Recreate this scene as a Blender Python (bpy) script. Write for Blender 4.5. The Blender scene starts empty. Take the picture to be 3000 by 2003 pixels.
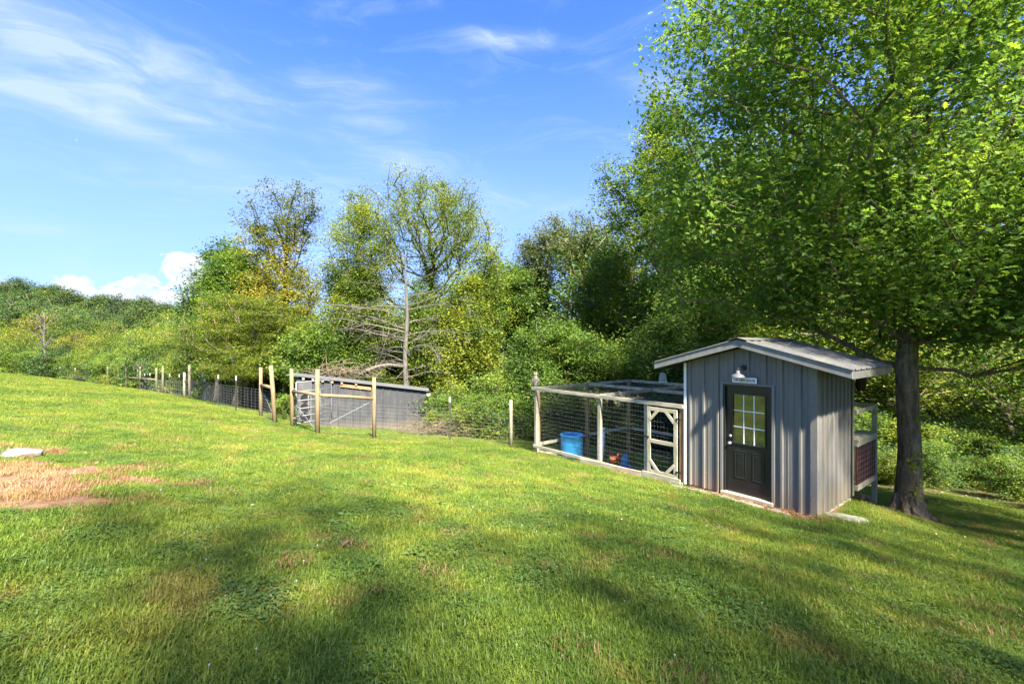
import bpy, math, random
import numpy as np
from mathutils import Vector, Matrix
R = math.radians
SC = bpy.context.scene
COL = SC.collection

# ------------------------------------------------------------------ camera, sky, sun, exposure
F = 16.0 / 36.0 * 3000.0            # focal length in photo pixels
cam_d = bpy.data.cameras.new('camera'); cam_d.lens = 16.0; cam_d.sensor_width = 36.0
cam_d.clip_start = 0.05; cam_d.clip_end = 5000
cam = bpy.data.objects.new('camera', cam_d); COL.objects.link(cam)
cam.location = (0, 0, 0); cam.rotation_euler = (R(90), 0, 0)
SC.camera = cam

SUN_EL, SUN_AZ = 50.0, 157.0         # azimuth clockwise from +Y
world = bpy.data.worlds.new('World'); SC.world = world; world.use_nodes = True
sun_d = bpy.data.lights.new('sun', 'SUN'); sun_d.energy = 2.05; sun_d.angle = R(3.0); sun_d.color = (1.0, 0.93, 0.80)
sun = bpy.data.objects.new('sun', sun_d); COL.objects.link(sun)
_e, _a = R(SUN_EL), R(SUN_AZ)
sdir = Vector((math.cos(_e) * math.sin(_a), math.cos(_e) * math.cos(_a), math.sin(_e)))
sun.rotation_euler = sdir.to_track_quat('Z', 'Y').to_euler()
sun.location = (40, 10, 60)
SC.view_settings.view_transform = 'Standard'; SC.view_settings.look = 'None'
SC.view_settings.exposure = 3.6; SC.view_settings.gamma = 1.0; SC.view_settings.use_curve_mapping = False
SC.render.engine = 'CYCLES'
cy = SC.cycles
cy.max_bounces = 9; cy.diffuse_bounces = 7; cy.glossy_bounces = 3; cy.transmission_bounces = 6
cy.transparent_max_bounces = 8; cy.caustics_reflective = False; cy.caustics_refractive = False
cy.use_denoising = True

class NT:
    """small node helper"""
    def __init__(s, tree): s.t = tree; s.n = tree.nodes; s.l = tree.links
    def new(s, typ, **kw):
        n = s.n.new(typ)
        for k, v in kw.items(): setattr(n, k, v)
        return n
    def put(s, sock, v):
        if v is None: return
        if isinstance(v, bpy.types.NodeSocket): s.l.new(v, sock)
        elif isinstance(v, (tuple, list)) and len(v) == 3 and sock.type == 'RGBA': sock.default_value = (*v, 1)
        else: sock.default_value = v
    def math(s, op, a, b=None, c=None, clamp=False):
        n = s.new('ShaderNodeMath', operation=op, use_clamp=clamp)
        s.put(n.inputs[0], a); s.put(n.inputs[1], b)
        if c is not None: s.put(n.inputs[2], c)
        return n.outputs[0]
    def mix(s, f, a, b, mode='MIX'):
        n = s.new('ShaderNodeMix', data_type='RGBA', blend_type=mode, clamp_factor=True)
        s.put(n.inputs[0], f); s.put(n.inputs[6], a); s.put(n.inputs[7], b)
        return n.outputs[2]
    def noise(s, vec, scale, detail=4, rough=0.55, dist=0.0):
        n = s.new('ShaderNodeTexNoise'); s.put(n.inputs['Vector'], vec)
        n.inputs['Scale'].default_value = scale; n.inputs['Detail'].default_value = detail
        n.inputs['Roughness'].default_value = rough; n.inputs['Distortion'].default_value = dist
        return n.outputs[0]
    def ramp(s, f, stops, interp='LINEAR'):
        n = s.new('ShaderNodeValToRGB'); cr = n.color_ramp; cr.interpolation = interp
        while len(cr.elements) < len(stops): cr.elements.new(0.5)
        for e, (p, c) in zip(cr.elements, stops):
            e.position = p; e.color = (*c, 1) if len(c) == 3 else c
        s.put(n.inputs[0], f); return n.outputs[0]
    def maprange(s, v, a, b, c=0.0, d=1.0, smooth=True):
        n = s.new('ShaderNodeMapRange', interpolation_type='SMOOTHSTEP' if smooth else 'LINEAR')
        s.put(n.inputs[0], v)
        for i, x in enumerate((a, b, c, d)): n.inputs[i + 1].default_value = x
        return n.outputs[0]
    def scalev(s, vec, sc):
        n = s.new('ShaderNodeVectorMath', operation='MULTIPLY'); s.put(n.inputs[0], vec); n.inputs[1].default_value = sc
        return n.outputs[0]

def build_world():
    t = NT(world.node_tree); t.n.clear()
    out = t.new('ShaderNodeOutputWorld'); bg = t.new('ShaderNodeBackground')
    bg.inputs[1].default_value = 0.05
    t.l.new(bg.outputs[0], out.inputs[0])
    sky = t.new('ShaderNodeTexSky'); sky.sky_type = 'NISHITA'; sky.sun_disc = False
    sky.sun_elevation = R(SUN_EL); sky.sun_rotation = R(SUN_AZ); sky.altitude = 200
    sky.air_density = 1.0; sky.dust_density = 0.6; sky.ozone_density = 1.6
    tc = t.new('ShaderNodeTexCoord'); d = tc.outputs['Generated']
    sx = t.new('ShaderNodeSeparateXYZ'); t.l.new(d, sx.inputs[0])
    x, y, z = sx.outputs
    az = t.math('ARCTAN2', x, y); el = t.math('ARCSINE', z)
    cb = t.new('ShaderNodeCombineXYZ'); t.put(cb.inputs[0], az); t.put(cb.inputs[1], el)
    ae = cb.outputs[0]
    # cirrus: streaky noise, the same over the whole sky
    warp = t.noise(t.scalev(ae, (2.0, 4.0, 1)), 1.2, 3)
    cv = t.new('ShaderNodeVectorMath', operation='ADD'); t.put(cv.inputs[0], t.scalev(ae, (1.6, 7.0, 1)))
    wv = t.new('ShaderNodeCombineXYZ'); t.put(wv.inputs[0], warp); t.put(wv.inputs[1], warp); t.put(cv.inputs[1], wv.outputs[0])
    streak = t.noise(cv.outputs[0], 2.6, 9, 0.62, 0.6)
    fine = t.noise(t.scalev(ae, (6, 22, 1)), 2.0, 6, 0.6, 0.8)
    def pix(px, py):
        X, Z = (px - 1500) / F, (1001 - py) / F
        return math.atan2(X, 1), math.atan2(Z, math.hypot(X, 1))
    def blob(px, py, wpx, hpx, amp, tilt=0.0, pw=1.0):
        a0, e0 = pix(px, py); a1, _ = pix(px + wpx, py); _, e1 = pix(px, py - hpx)
        ra, re = abs(a1 - a0), abs(e1 - e0)
        u = t.math('SUBTRACT', az, a0); v = t.math('SUBTRACT', el, e0)
        v = t.math('ADD', v, t.math('MULTIPLY', u, tilt))
        u = t.math('DIVIDE', u, ra); v = t.math('DIVIDE', v, re)
        q = t.math('ADD', t.math('MULTIPLY', u, u), t.math('MULTIPLY', v, v))
        g = t.math('EXPONENT', t.math('MULTIPLY', q, -1.0))
        return t.math('MULTIPLY', g, amp)
    acc = None
    for b in [(240, 150, 420, 120, 1.0, .1), (60, 260, 260, 60, .45, .0), (330, 355, 330, 42, .75, .22), (60, 60, 300, 60, .35), (520, 330, 260, 30, .4, .2),
              (1490, 115, 110, 26, 1.05, .05), (1010, 265, 150, 34, .8, -.05), (1110, 365, 120, 24, .65, .05), (1920, 245, 120, 45, .75, .2),
              (1150, 470, 480, 45, .5, .22), (1500, 620, 300, 40, .35, .0), (650, 500, 320, 60, .25, .1), (60, 660, 190, 26, .45), (900, 560, 500, 60, .25, .1),
              (2600, 400, 500, 60, .5, .1), (-900, 200, 600, 120, .6, .1)]:
        g = blob(*b); acc = g if acc is None else t.math('ADD', acc, g)
    tex = t.maprange(streak, 0.30, 0.66)
    tex2 = t.maprange(fine, 0.25, 0.75, .65, 1.1)
    cir = t.math('MULTIPLY', t.math('MULTIPLY', acc, t.math('ADD', t.math('MULTIPLY', tex, .75), .3)), tex2)
    wisp = t.math('MULTIPLY', t.maprange(streak, 0.47, 0.78), 0.38)
    cir = t.math('ADD', cir, wisp, clamp=True)
    # cumulus banks low in the sky
    acc = None
    for b in [(215, 850, 75, 48, 1.0), (150, 880, 60, 40, .7), (400, 830, 70, 32, 1.0), (545, 785, 75, 48, 1.1), (600, 830, 90, 45, .95), (440, 870, 240, 32, .9), 
              (10, 830, 34, 22, .9), (700, 880, 160, 60, .7), (-500, 800, 260, 70, 1.0), (3500, 800, 300, 80, 1.0), (4200, 700, 260, 80, 1.0)]:
        g = blob(*b); acc = g if acc is None else t.math('MAXIMUM', acc, g)
    cn = t.noise(t.scalev(ae, (15, 19, 1)), 1.7, 9, 0.62, 0.5)
    cm = t.math('ADD', acc, t.math('MULTIPLY', t.math('SUBTRACT', cn, 0.5), 1.7))
    cum = t.maprange(cm, 0.36, 0.58)
    shade = t.noise(t.scalev(ae, (18, 26, 1)), 2.0, 5, 0.6)
    ccol = t.mix(t.maprange(shade, .35, .65), (1.45, 1.62, 2.0), (2.0, 2.05, 2.2))
    hs = t.mix(1.0, sky.outputs[0], SKY_TINT, 'MULTIPLY')
    gm = t.new('ShaderNodeGamma'); t.put(gm.inputs[0], hs); gm.inputs[1].default_value = 1.0
    low = t.maprange(el, 0.0, 0.62, 1.0, 0.0)
    base = t.mix(t.math('MULTIPLY', low, 0.7), gm.outputs[0], (.95, 1.17, 1.75))
    c1 = t.mix(t.math('MULTIPLY', cir, 0.68), base, (1.35, 1.62, 2.1))
    c2 = t.mix(t.math('MULTIPLY', cum, 0.92), c1, ccol)
    t.l.new(c2, bg.inputs[0])
SKY_TINT = (0.235, 0.385, 0.70)
build_world()

# ------------------------------------------------------------------ terrain height
_CP = np.array([
 (0,0,-1.6),(0,2.2,-1.68),(-2.4,2.2,-1.55),(2.7,2.5,-1.95),(0,-5,-1.2),(6,0,-2.4),(-8,0,-.95),(12,3,-3.3),(-4,4,-1.62),(0,6,-2.2),(3,5,-2.35),(-3,8,-2.2),
 (5.3,7.75,-3.04),(3.76,9.75,-3.1),(6.8,9.1,-3.22),(8.27,9.5,-3.62),(7.9,10,-3.56),(4.5,8.8,-3.06),(6.5,6,-3.0),(10,7,-3.6),
 (.64,13.5,-3.30),(2.2,11.7,-3.2),(2.6,12.1,-3.3),(3.6,10.8,-3.22),(1.85,14.2,-3.66),(2.45,15.1,-3.95),(4.2,16.4,-4.15),(6.5,13,-3.9),
 (0,16.7,-3.8),(-2.1,15.6,-3.4),(-4.55,15,-3.2),(-5.98,14,-2.87),(-7.57,15.7,-2.93),(-8.2,15.8,-2.83),(-10.1,18.3,-2.99),(-11.9,19.6,-3.03),
 (-14.2,22,-3.15),(-18.4,27,-3.44),(-20.6,29,-3.6),(-30.5,39,-4.3),(-42.7,48,-4.68),(-61,60,-4.75),(-45,40,-2.78),(-31,35,-3.45),(-22,24,-2.35),(-14,15,-2.0),
 (-7.8,7.2,-1.78),(-11,10,-1.75),(-9.2,19,-3.42),(-3.77,20.05,-4.0),(-6.5,19.4,-3.7),(-3.2,18,-3.75),(14,12,-4.5),(9,16,-4.6),(16,24,-6),(0,25,-5),(-8,28,-5),(-15,32,-5.1),
 (-30,52,-6),(0,50,-8),(30,40,-8.5),(-70,80,-7),(-85,40,-2.6),(-40,20,-.9),(-20,8,-.6),(25,5,-4.8),(10,-10,-2.2),(-10,-15,0.2),(-45,0,1),(40,15,-7),(60,60,-10),(-60,20,-.8),(0,90,-9),(-60,110,-8)], float)
def _tps(d2): return 0.5 * d2 * np.log(d2 + 1e-9)
def _solve():
    p = _CP[:, :2]; n = len(p)
    d2 = ((p[:, None] - p[None]) ** 2).sum(-1)
    A = np.zeros((n + 3, n + 3)); A[:n, :n] = _tps(d2) + np.eye(n) * 0.25
    A[:n, n] = 1; A[:n, n+1:] = p; A[n, :n] = 1; A[n+1:, :n] = p.T
    return np.linalg.solve(A, np.concatenate([_CP[:, 2], np.zeros(3)]))
_W = _solve()
def hgt(x, y):
    x = np.atleast_1d(np.asarray(x, float)); y = np.atleast_1d(np.asarray(y, float))
    sh = x.shape; q = np.stack([x.ravel(), y.ravel()], 1)
    qc = np.clip(q, (-95, -20), (60, 110))
    out = np.empty(len(q))
    for i in range(0, len(q), 20000):
        c = qc[i:i+20000]
        d2 = ((c[:, None] - _CP[None, :, :2]) ** 2).sum(-1)
        out[i:i+20000] = _tps(d2) @ _W[:-3] + _W[-3] + c @ _W[-2:]
    near = out
    X, Y = q[:, 0], q[:, 1]
    far = (-7 + 15.5 * np.exp(-(((X + 215) / 75) ** 2 + ((Y - 170) / 70) ** 2)) + 9 * np.exp(-(((X + 120) / 60) ** 2 + ((Y - 190) / 55) ** 2))
           + 6 * np.exp(-(((X - 250) / 120) ** 2 + ((Y - 150) / 90) ** 2)) + 1.0 * np.sin(X * .03) * np.cos(Y * .024)
           + 12 * np.clip((np.hypot(X, Y) - 260) / 400, 0, 1))
    w = np.clip((np.hypot((X + 5) / 1.0, (Y - 35)) - 60) / 45, 0, 1); w = w * w * (3 - 2 * w)
    bump = 0.02 * np.sin(X * 2.1 + 1.3 * np.sin(Y * 1.1)) + 0.015 * np.sin(Y * 3.1 + X * 1.7)
    return (near * (1 - w) + far * w + bump).reshape(sh)
def gz(x, y): return float(hgt(x, y)[0])
def pt(px, py, Y): return Vector(((px - 1500) / F * Y, Y, (1001 - py) / F * Y))
def px_x(px, Y): return (px - 1500) / F * Y
def px_z(py, Y): return (1001 - py) / F * Y

# ------------------------------------------------------------------ object helpers
def tag(o, label=None, cat=None, group=None, kind=None):
    if label: o['label'] = label
    if cat: o['category'] = cat
    if group: o['group'] = group
    if kind: o['kind'] = kind
    return o
def thing(name, label, cat, loc=(0, 0, 0), rz=0, group=None):
    o = bpy.data.objects.new(name, None); COL.objects.link(o); o.empty_display_size = .1
    o.location = loc; o.rotation_euler = (0, 0, rz)
    return tag(o, label, cat, group)

class MB:
    def __init__(s): s.v = []; s.f4 = []; s.f3 = []; s.n = 0; s.t4 = []; s.t3 = []; s.poly = []
    def add(s, V, q=None, t=None, tone4=None, tone3=None):
        V = np.asarray(V, float).reshape(-1, 3)
        if q is not None and len(q):
            s.f4.append(np.asarray(q, int) + s.n); s.t4.append(np.zeros(len(q)) if tone4 is None else np.asarray(tone4))
        if t is not None and len(t):
            s.f3.append(np.asarray(t, int) + s.n); s.t3.append(np.zeros(len(t)) if tone3 is None else np.asarray(tone3))
        s.v.append(V); s.n += len(V); return s
    def ngon(s, V):
        V = np.asarray(V, float).reshape(-1, 3); s.poly.append(list(range(s.n, s.n + len(V)))); s.v.append(V); s.n += len(V); return s
    def box(s, x0, x1, y0, y1, z0, z1, M=None):
        V = np.array([(x, y, z) for z in (z0, z1) for x, y in ((x0, y0), (x1, y0), (x1, y1), (x0, y1))], float)
        if M is not None: V = np.array([tuple(M @ Vector(p)) for p in V])
        return s.add(V, [(0, 3, 2, 1), (4, 5, 6, 7), (0, 1, 5, 4), (1, 2, 6, 5), (2, 3, 7, 6), (3, 0, 4, 7)])
    def bar(s, a, b, w, h, up=(0, 0, 1), jit=0):
        """box beam from a to b; w across, h along up"""
        a = Vector(a); b = Vector(b); d = (b - a); L = d.length; d.normalize(); up = Vector(up)
        sx = d.cross(up)
        if sx.length < 1e-4: sx = d.cross(Vector((0, 1, 0)))
        sx.normalize(); u = sx.cross(d).normalized()
        V = []
        for p in (a, b):
            for i, j in ((-1, -1), (1, -1), (1, 1), (-1, 1)): V.append(tuple(p + sx * (i * w / 2) + u * (j * h / 2)))
        return s.add(V, [(0, 3, 2, 1), (4, 5, 6, 7), (0, 1, 5, 4), (1, 2, 6, 5), (2, 3, 7, 6), (3, 0, 4, 7)])
    def tube(s, P, rad, n=8, cap=True, tone=None):
        P = np.asarray([tuple(p) for p in P], float); m = len(P)
        rad = np.full(m, rad) if np.isscalar(rad) else np.asarray(rad, float)
        T = np.gradient(P, axis=0); T /= np.linalg.norm(T, axis=1)[:, None] + 1e-9
        ref = np.array((0.13, 0.31, 1.0)) if abs(T[0, 2]) < .8 else np.array((1.0, .2, 0.1))
        ang = np.arange(n) / n * 2 * np.pi; V = []
        for i in range(m):
            a = np.cross(T[i], ref); a /= np.linalg.norm(a) + 1e-9; b = np.cross(T[i], a)
            V.append(P[i] + rad[i] * (np.cos(ang)[:, None] * a + np.sin(ang)[:, None] * b))
        V = np.concatenate(V); q = []
        for i in range(m - 1):
            for k in range(n):
                k2 = (k + 1) % n; q.append((i*n+k, i*n+k2, (i+1)*n+k2, (i+1)*n+k))
        t = []
        if cap:
            c0 = len(V); V = np.concatenate([V, P[:1], P[-1:]])
            for k in range(n):
                k2 = (k + 1) % n; t.append((c0, k2, k)); t.append((c0 + 1, (m-1)*n+k, (m-1)*n+k2))
        return s.add(V, q, t)
    def lathe(s, prof, n=20, c=(0, 0, 0), M=None):
        c = np.array(c, float); V = []; q = []
        for r, z in prof:
            a = np.arange(n) / n * 2 * np.pi
            V.append(np.stack([r * np.cos(a), r * np.sin(a), np.full(n, z)], 1))
        V = np.concatenate(V)
        if M is not None: V = np.array([tuple(M @ Vector(p)) for p in V])
        V = V + c
        for i in range(len(prof) - 1):
            for k in range(n):
                k2 = (k + 1) % n; q.append((i*n+k, i*n+k2, (i+1)*n+k2, (i+1)*n+k))
        return s.add(V, q)
    def mesh(s, name, mat, smooth=False, tone=False):
        V = np.concatenate(s.v) if s.v else np.zeros((0, 3))
        f4 = np.concatenate(s.f4) if s.f4 else np.zeros((0, 4), int)
        f3 = np.concatenate(s.f3) if s.f3 else np.zeros((0, 3), int)
        me = bpy.data.meshes.new(name)
        me.vertices.add(len(V)); me.vertices.foreach_set('co', V.astype(np.float32).ravel())
        pl = [np.array(p, int) for p in s.poly]
        loops = np.concatenate([f4.ravel(), f3.ravel()] + pl).astype(np.int32)
        tot = np.concatenate([np.full(len(f4), 4), np.full(len(f3), 3), np.array([len(p) for p in pl], int)]).astype(np.int32)
        st = np.concatenate([[0], np.cumsum(tot)[:-1]]).astype(np.int32) if len(tot) else np.zeros(0, np.int32)
        me.loops.add(len(loops)); me.loops.foreach_set('vertex_index', loops)
        me.polygons.add(len(tot)); me.polygons.foreach_set('loop_start', st); me.polygons.foreach_set('loop_total', tot)
        me.polygons.foreach_set('use_smooth', np.full(len(tot), bool(smooth)))
        me.update(calc_edges=True)
        if tone:
            a = me.attributes.new('tone', 'FLOAT', 'FACE')
            tv = np.concatenate([*(s.t4 or [np.zeros(0)]), *(s.t3 or [np.zeros(0)]), np.zeros(len(pl))])
            a.data.foreach_set('value', tv.astype(np.float32))
        if mat: me.materials.append(mat)
        return me
    def build(s, name, mat, parent=None, smooth=False, tone=False, loc=None, rz=None):
        o = bpy.data.objects.new(name, s.mesh(name, mat, smooth, tone)); COL.objects.link(o)
        if parent is not None: o.parent = parent
        if loc is not None: o.location = loc
        if rz is not None: o.rotation_euler = (0, 0, rz)
        return o
def link(name, me, parent=None, loc=(0, 0, 0), rot=(0, 0, 0), scl=(1, 1, 1)):
    o = bpy.data.objects.new(name, me); COL.objects.link(o); o.parent = parent
    o.location = loc; o.rotation_euler = rot; o.scale = scl; return o
def copy_thing(o):
    c = o.copy(); COL.objects.link(c)
    for ch in list(o.children):
        d = ch.copy(); COL.objects.link(d); d.parent = c
        for g in list(ch.children):
            e = g.copy(); COL.objects.link(e); e.parent = d
    return c
def bevel(o, w=.004, seg=2):
    m = o.modifiers.new('bevel', 'BEVEL'); m.width = w; m.segments = seg; m.limit_method = 'ANGLE'; return o

# ------------------------------------------------------------------ materials
def mat(name):
    m = bpy.data.materials.new(name); m.use_nodes = True; m.node_tree.nodes.clear()
    t = NT(m.node_tree); out = t.new('ShaderNodeOutputMaterial'); return m, t, out
def pbsdf(t, out, col, rough=.7, metal=0, bump=None, bstr=.3, bdist=.01, spec=None):
    p = t.new('ShaderNodeBsdfPrincipled'); t.put(p.inputs['Base Color'], col); t.put(p.inputs['Roughness'], rough)
    t.put(p.inputs['Metallic'], metal)
    if spec is not None: p.inputs['Specular IOR Level'].default_value = spec
    if bump is not None:
        b = t.new('ShaderNodeBump'); b.inputs['Strength'].default_value = bstr; b.inputs['Distance'].default_value = bdist
        t.put(b.inputs['Height'], bump); t.l.new(b.outputs[0], p.inputs['Normal'])
    t.l.new(p.outputs[0], out.inputs[0]); return p
def pos(t): return t.new('ShaderNodeNewGeometry').outputs['Position']
def objc(t): return t.new('ShaderNodeTexCoord').outputs['Object']

def m_simple(name, col, rough=.6, metal=0, var=.15, scale=6, bstr=.15, bdist=.004):
    m, t, out = mat(name); n = t.noise(objc(t), scale, 5); n2 = t.noise(objc(t), scale * 9, 4)
    k = t.math('ADD', t.math('MULTIPLY', n, .7), t.math('MULTIPLY', n2, .3))
    a = tuple(c * (1 - var) for c in col); b = tuple(min(1, c * (1 + var)) for c in col)
    pbsdf(t, out, t.mix(t.maprange(k, .35, .65), a, b), rough, metal, n2, bstr, bdist); return m
def m_leaf(name, dark, mid, lite, trans=.45, rough=.6, gl=.07):
    m, t, out = mat(name)
    at = t.new('ShaderNodeAttribute', attribute_name='tone'); tone = at.outputs['Fac']
    big = t.noise(pos(t), .55, 3)
    f = t.math('ADD', t.math('ADD', t.math('MULTIPLY', tone, 1.15), -.2), t.math('MULTIPLY', t.math('SUBTRACT', big, .5), 1.4), clamp=True)
    c = t.ramp(f, [(0, dark), (.5, mid), (1, lite)])
    di = t.new('ShaderNodeBsdfDiffuse'); t.put(di.inputs[0], c)
    tr = t.new('ShaderNodeBsdfTranslucent'); t.put(tr.inputs[0], t.mix(1.0, c, (1.35, 1.25, .65), 'MULTIPLY'))
    ms = t.new('ShaderNodeMixShader'); ms.inputs[0].default_value = trans; t.l.new(di.outputs[0], ms.inputs[1]); t.l.new(tr.outputs[0], ms.inputs[2])
    g = t.new('ShaderNodeBsdfGlossy'); g.inputs['Roughness'].default_value = rough; g.inputs[0].default_value = (.8, .9, .85, 1)
    m2 = t.new('ShaderNodeMixShader'); m2.inputs[0].default_value = gl * .3; t.l.new(ms.outputs[0], m2.inputs[1]); t.l.new(g.outputs[0], m2.inputs[2])
    t.l.new(m2.outputs[0], out.inputs[0]); return m
def m_wood(name, c1, c2, c3, axis=2, green=0.0):
    m, t, out = mat(name); o = objc(t)
    sc = [26, 26, 26]; sc[axis] = 2.0
    g = t.noise(t.scalev(o, tuple(sc)), 1.6, 6, .65, .4); b = t.noise(o, 2.3, 4)
    c = t.ramp(g, [(.25, c1), (.5, c2), (.78, c3)])
    c = t.mix(t.math('MULTIPLY', t.maprange(b, .45, .7), .55), c, tuple(x * .55 for x in c2))
    if green: c = t.mix(t.math('MULTIPLY', t.maprange(t.noise(o, 3.1, 5), .45, .65), green), c, (.16, .19, .05))
    kn = t.new('ShaderNodeTexVoronoi'); kn.inputs['Scale'].default_value = 3.2; t.put(kn.inputs['Vector'], o)
    c = t.mix(t.maprange(kn.outputs[0], .03, .09, .8, 0), c, (.05, .035, .02))
    pbsdf(t, out, c, .85, 0, g, .5, .006, .2); return m
def m_bark(name, c1, c2, lich=(.30, .32, .26), amt=.35, sc=1.0):
    m, t, out = mat(name); p = pos(t)
    v = t.noise(t.scalev(p, (14 * sc, 14 * sc, 3.2 * sc)), 1.0, 7, .7, .6)
    c = t.ramp(v, [(.3, c1), (.62, c2)])
    l = t.math('MULTIPLY', t.maprange(t.noise(p, 5.5, 6, .7), .56, .66), amt)
    c = t.mix(l, c, lich)
    pbsdf(t, out, c, .95, 0, v, 1.0, .07, .05); return m

M = {}
M['oak_leaf'] = m_leaf('oak_leaf', (.075, .150, .035), (.160, .275, .050), (.29, .39, .065), .58, gl=.03)
M['leaf_mid'] = m_leaf('leaf_mid', (.045, .095, .016), (.125, .220, .026), (.31, .37, .04), .45)
M['leaf_yellow'] = m_leaf('leaf_yellow', (.060, .110, .016), (.200, .270, .028), (.42, .42, .045), .5)
M['leaf_dark'] = m_leaf('leaf_dark', (.025, .060, .018), (.075, .145, .034), (.15, .24, .045), .35)
M['leaf_olive'] = m_leaf('leaf_olive', (0.087, 0.116, 0.043), (0.145, 0.181, 0.058), (0.217, 0.246, 0.087), .35)
M['leaf_fall'] = m_leaf('leaf_fall', (.075, .105, .018), (.230, .255, .028), (.50, .33, .045), .45)
M['leaf_far'] = m_leaf('leaf_far', (.030, .062, .016), (.075, .120, .024), (.150, .190, .035), .35)
M['leaf_far_dark'] = m_leaf('leaf_far_dark', (.020, .045, .020), (.045, .080, .028), (.095, .130, .035), .3)
M['bark'] = m_bark('bark', (.045, .033, .020), (.27, .21, .14))
M['bark_dark'] = m_bark('bark_dark', (.025, .021, .016), (.085, .07, .055), amt=.15)
M['bark_grey'] = m_bark('bark_grey', (.07, .062, .052), (.18, .165, .14), (.24, .23, .21), .4)
M['wood_post'] = m_wood('wood_post', (.12, .082, .042), (.23, .168, .092), (.33, .25, .145))
M['wood_grey'] = m_wood('wood_grey', (.20, .175, .115), (.42, .375, .27), (.56, .51, .39), green=.3)
M['wood_grey_x'] = m_wood('wood_grey_x', (.20, .175, .115), (.43, .385, .28), (.57, .52, .40), axis=0, green=.3)
M['wood_grey_y'] = m_wood('wood_grey_y', (.20, .175, .115), (.43, .385, .28), (.57, .52, .40), axis=1, green=.2)
M['wood_weathered'] = m_wood('wood_weathered', (.08, .068, .048), (.16, .14, .10), (.24, .21, .16))
M['wood_brown'] = m_wood('wood_brown', (.20, .10, .045), (.33, .19, .095), (.42, .28, .16))
M['galv'] = m_simple('galv', (.42, .43, .42), .45, .6, .12, 20)
M['wire'] = m_simple('wire', (.20, .21, .20), .6, .0, .1, 20)
M['gate'] = m_simple('gate', (.17, .17, .165), .55, .2)
M['netting'] = m_simple('netting', (.10, .10, .095), .6, .2)
M['rust'] = m_simple('rust', (.10, .065, .05), .8, .2, .35, 14)

# ------------------------------------------------------------------ ground
def soil_mask(x, y):
    """1 = bare reddish soil and straw, 0 = turf"""
    x = np.asarray(x, float); y = np.asarray(y, float)
    n = (np.sin(x * 3.1 + 2 * np.sin(y * 2.3)) + np.sin(y * 4.3 + 1.7 * np.sin(x * 3.7)) + .7 * np.sin(x * 8.3 + y * 6.1) + .5 * np.sin(x * 13 - y * 17)) * .14
    def e(cx, cy, rx, ry, ang=0.0):
        c, s = math.cos(ang), math.sin(ang); dx, dy = x - cx, y - cy
        u = (dx * c + dy * s) / rx; v = (-dx * s + dy * c) / ry
        return 1.05 - np.sqrt(u * u + v * v)
    m = np.maximum.reduce([e(-6.5, 5.6, 2.3, 1.45, -.2), e(-5.2, 4.75, 1.5, .55, -.1), e(-5.0, 6.0, .9, .35), e(-8.3, 7.6, 1.3, .3),
        e(3.0, 11.5, .95, .9, -.9) - .05, e(3.7, 12.6, 1.0, 1.5, -.9) - .1, e(2.4, 13.2, .9, 1.2, -.9) - .25])
    # worn trail below the fence
    tr = np.full(x.shape, -1.0)
    for (ax, ay, bx, by, w) in ((-9.2, 13.4, -7.2, 13.7, .22), (-13.0, 15.6, -10.2, 14.3, .16), (-7.2, 13.7, -6.2, 13.55, .15)):
        dx, dy = bx - ax, by - ay; L = dx * dx + dy * dy
        k = np.clip(((x - ax) * dx + (y - ay) * dy) / L, 0, 1)
        d = np.hypot(x - ax - k * dx, y - ay - k * dy); tr = np.maximum(tr, .9 - d / w)
    # mulch strip at the foot of the hen house
    ux, uy = .619, -.7854; rx, ry = x - 3.76, y - 9.85
    u = rx * ux + ry * uy; v = rx * uy * -1 + ry * ux
    strip = np.minimum.reduce([(u - .02) / .15, (2.55 - u) / .2, (v + .55) / .12, (2.3 - v) / .2, np.full(x.shape, 1.0)])
    # worn ground in the far paddock and under the oak
    far = np.maximum(e(-33, 43, 5, 1.6, -.8), 0) * .9
    oak = (e(8.3, 9.5, .95, .8) * .8)
    post = np.maximum.reduce([e(-5.4, 14.0, .7, .25), e(-7.9, 15.3, .5, .3)]) * .8
    q = np.maximum.reduce([m + n * .9, tr + n * .4, strip + n * .3, far, oak + n * .5, post + n * .6])
    return np.clip(q * 2.2, 0, 1)
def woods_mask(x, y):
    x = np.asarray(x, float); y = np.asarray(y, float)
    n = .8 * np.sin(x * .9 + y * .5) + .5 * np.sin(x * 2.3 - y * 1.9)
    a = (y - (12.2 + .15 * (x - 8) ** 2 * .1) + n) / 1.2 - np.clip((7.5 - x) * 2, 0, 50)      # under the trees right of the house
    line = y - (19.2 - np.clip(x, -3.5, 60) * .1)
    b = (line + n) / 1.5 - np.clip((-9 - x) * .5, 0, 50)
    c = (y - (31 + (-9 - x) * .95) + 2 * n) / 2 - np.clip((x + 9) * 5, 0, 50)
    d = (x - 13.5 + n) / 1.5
    return np.clip(np.maximum.reduce([a, b, c, d]), 0, 1)

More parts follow.
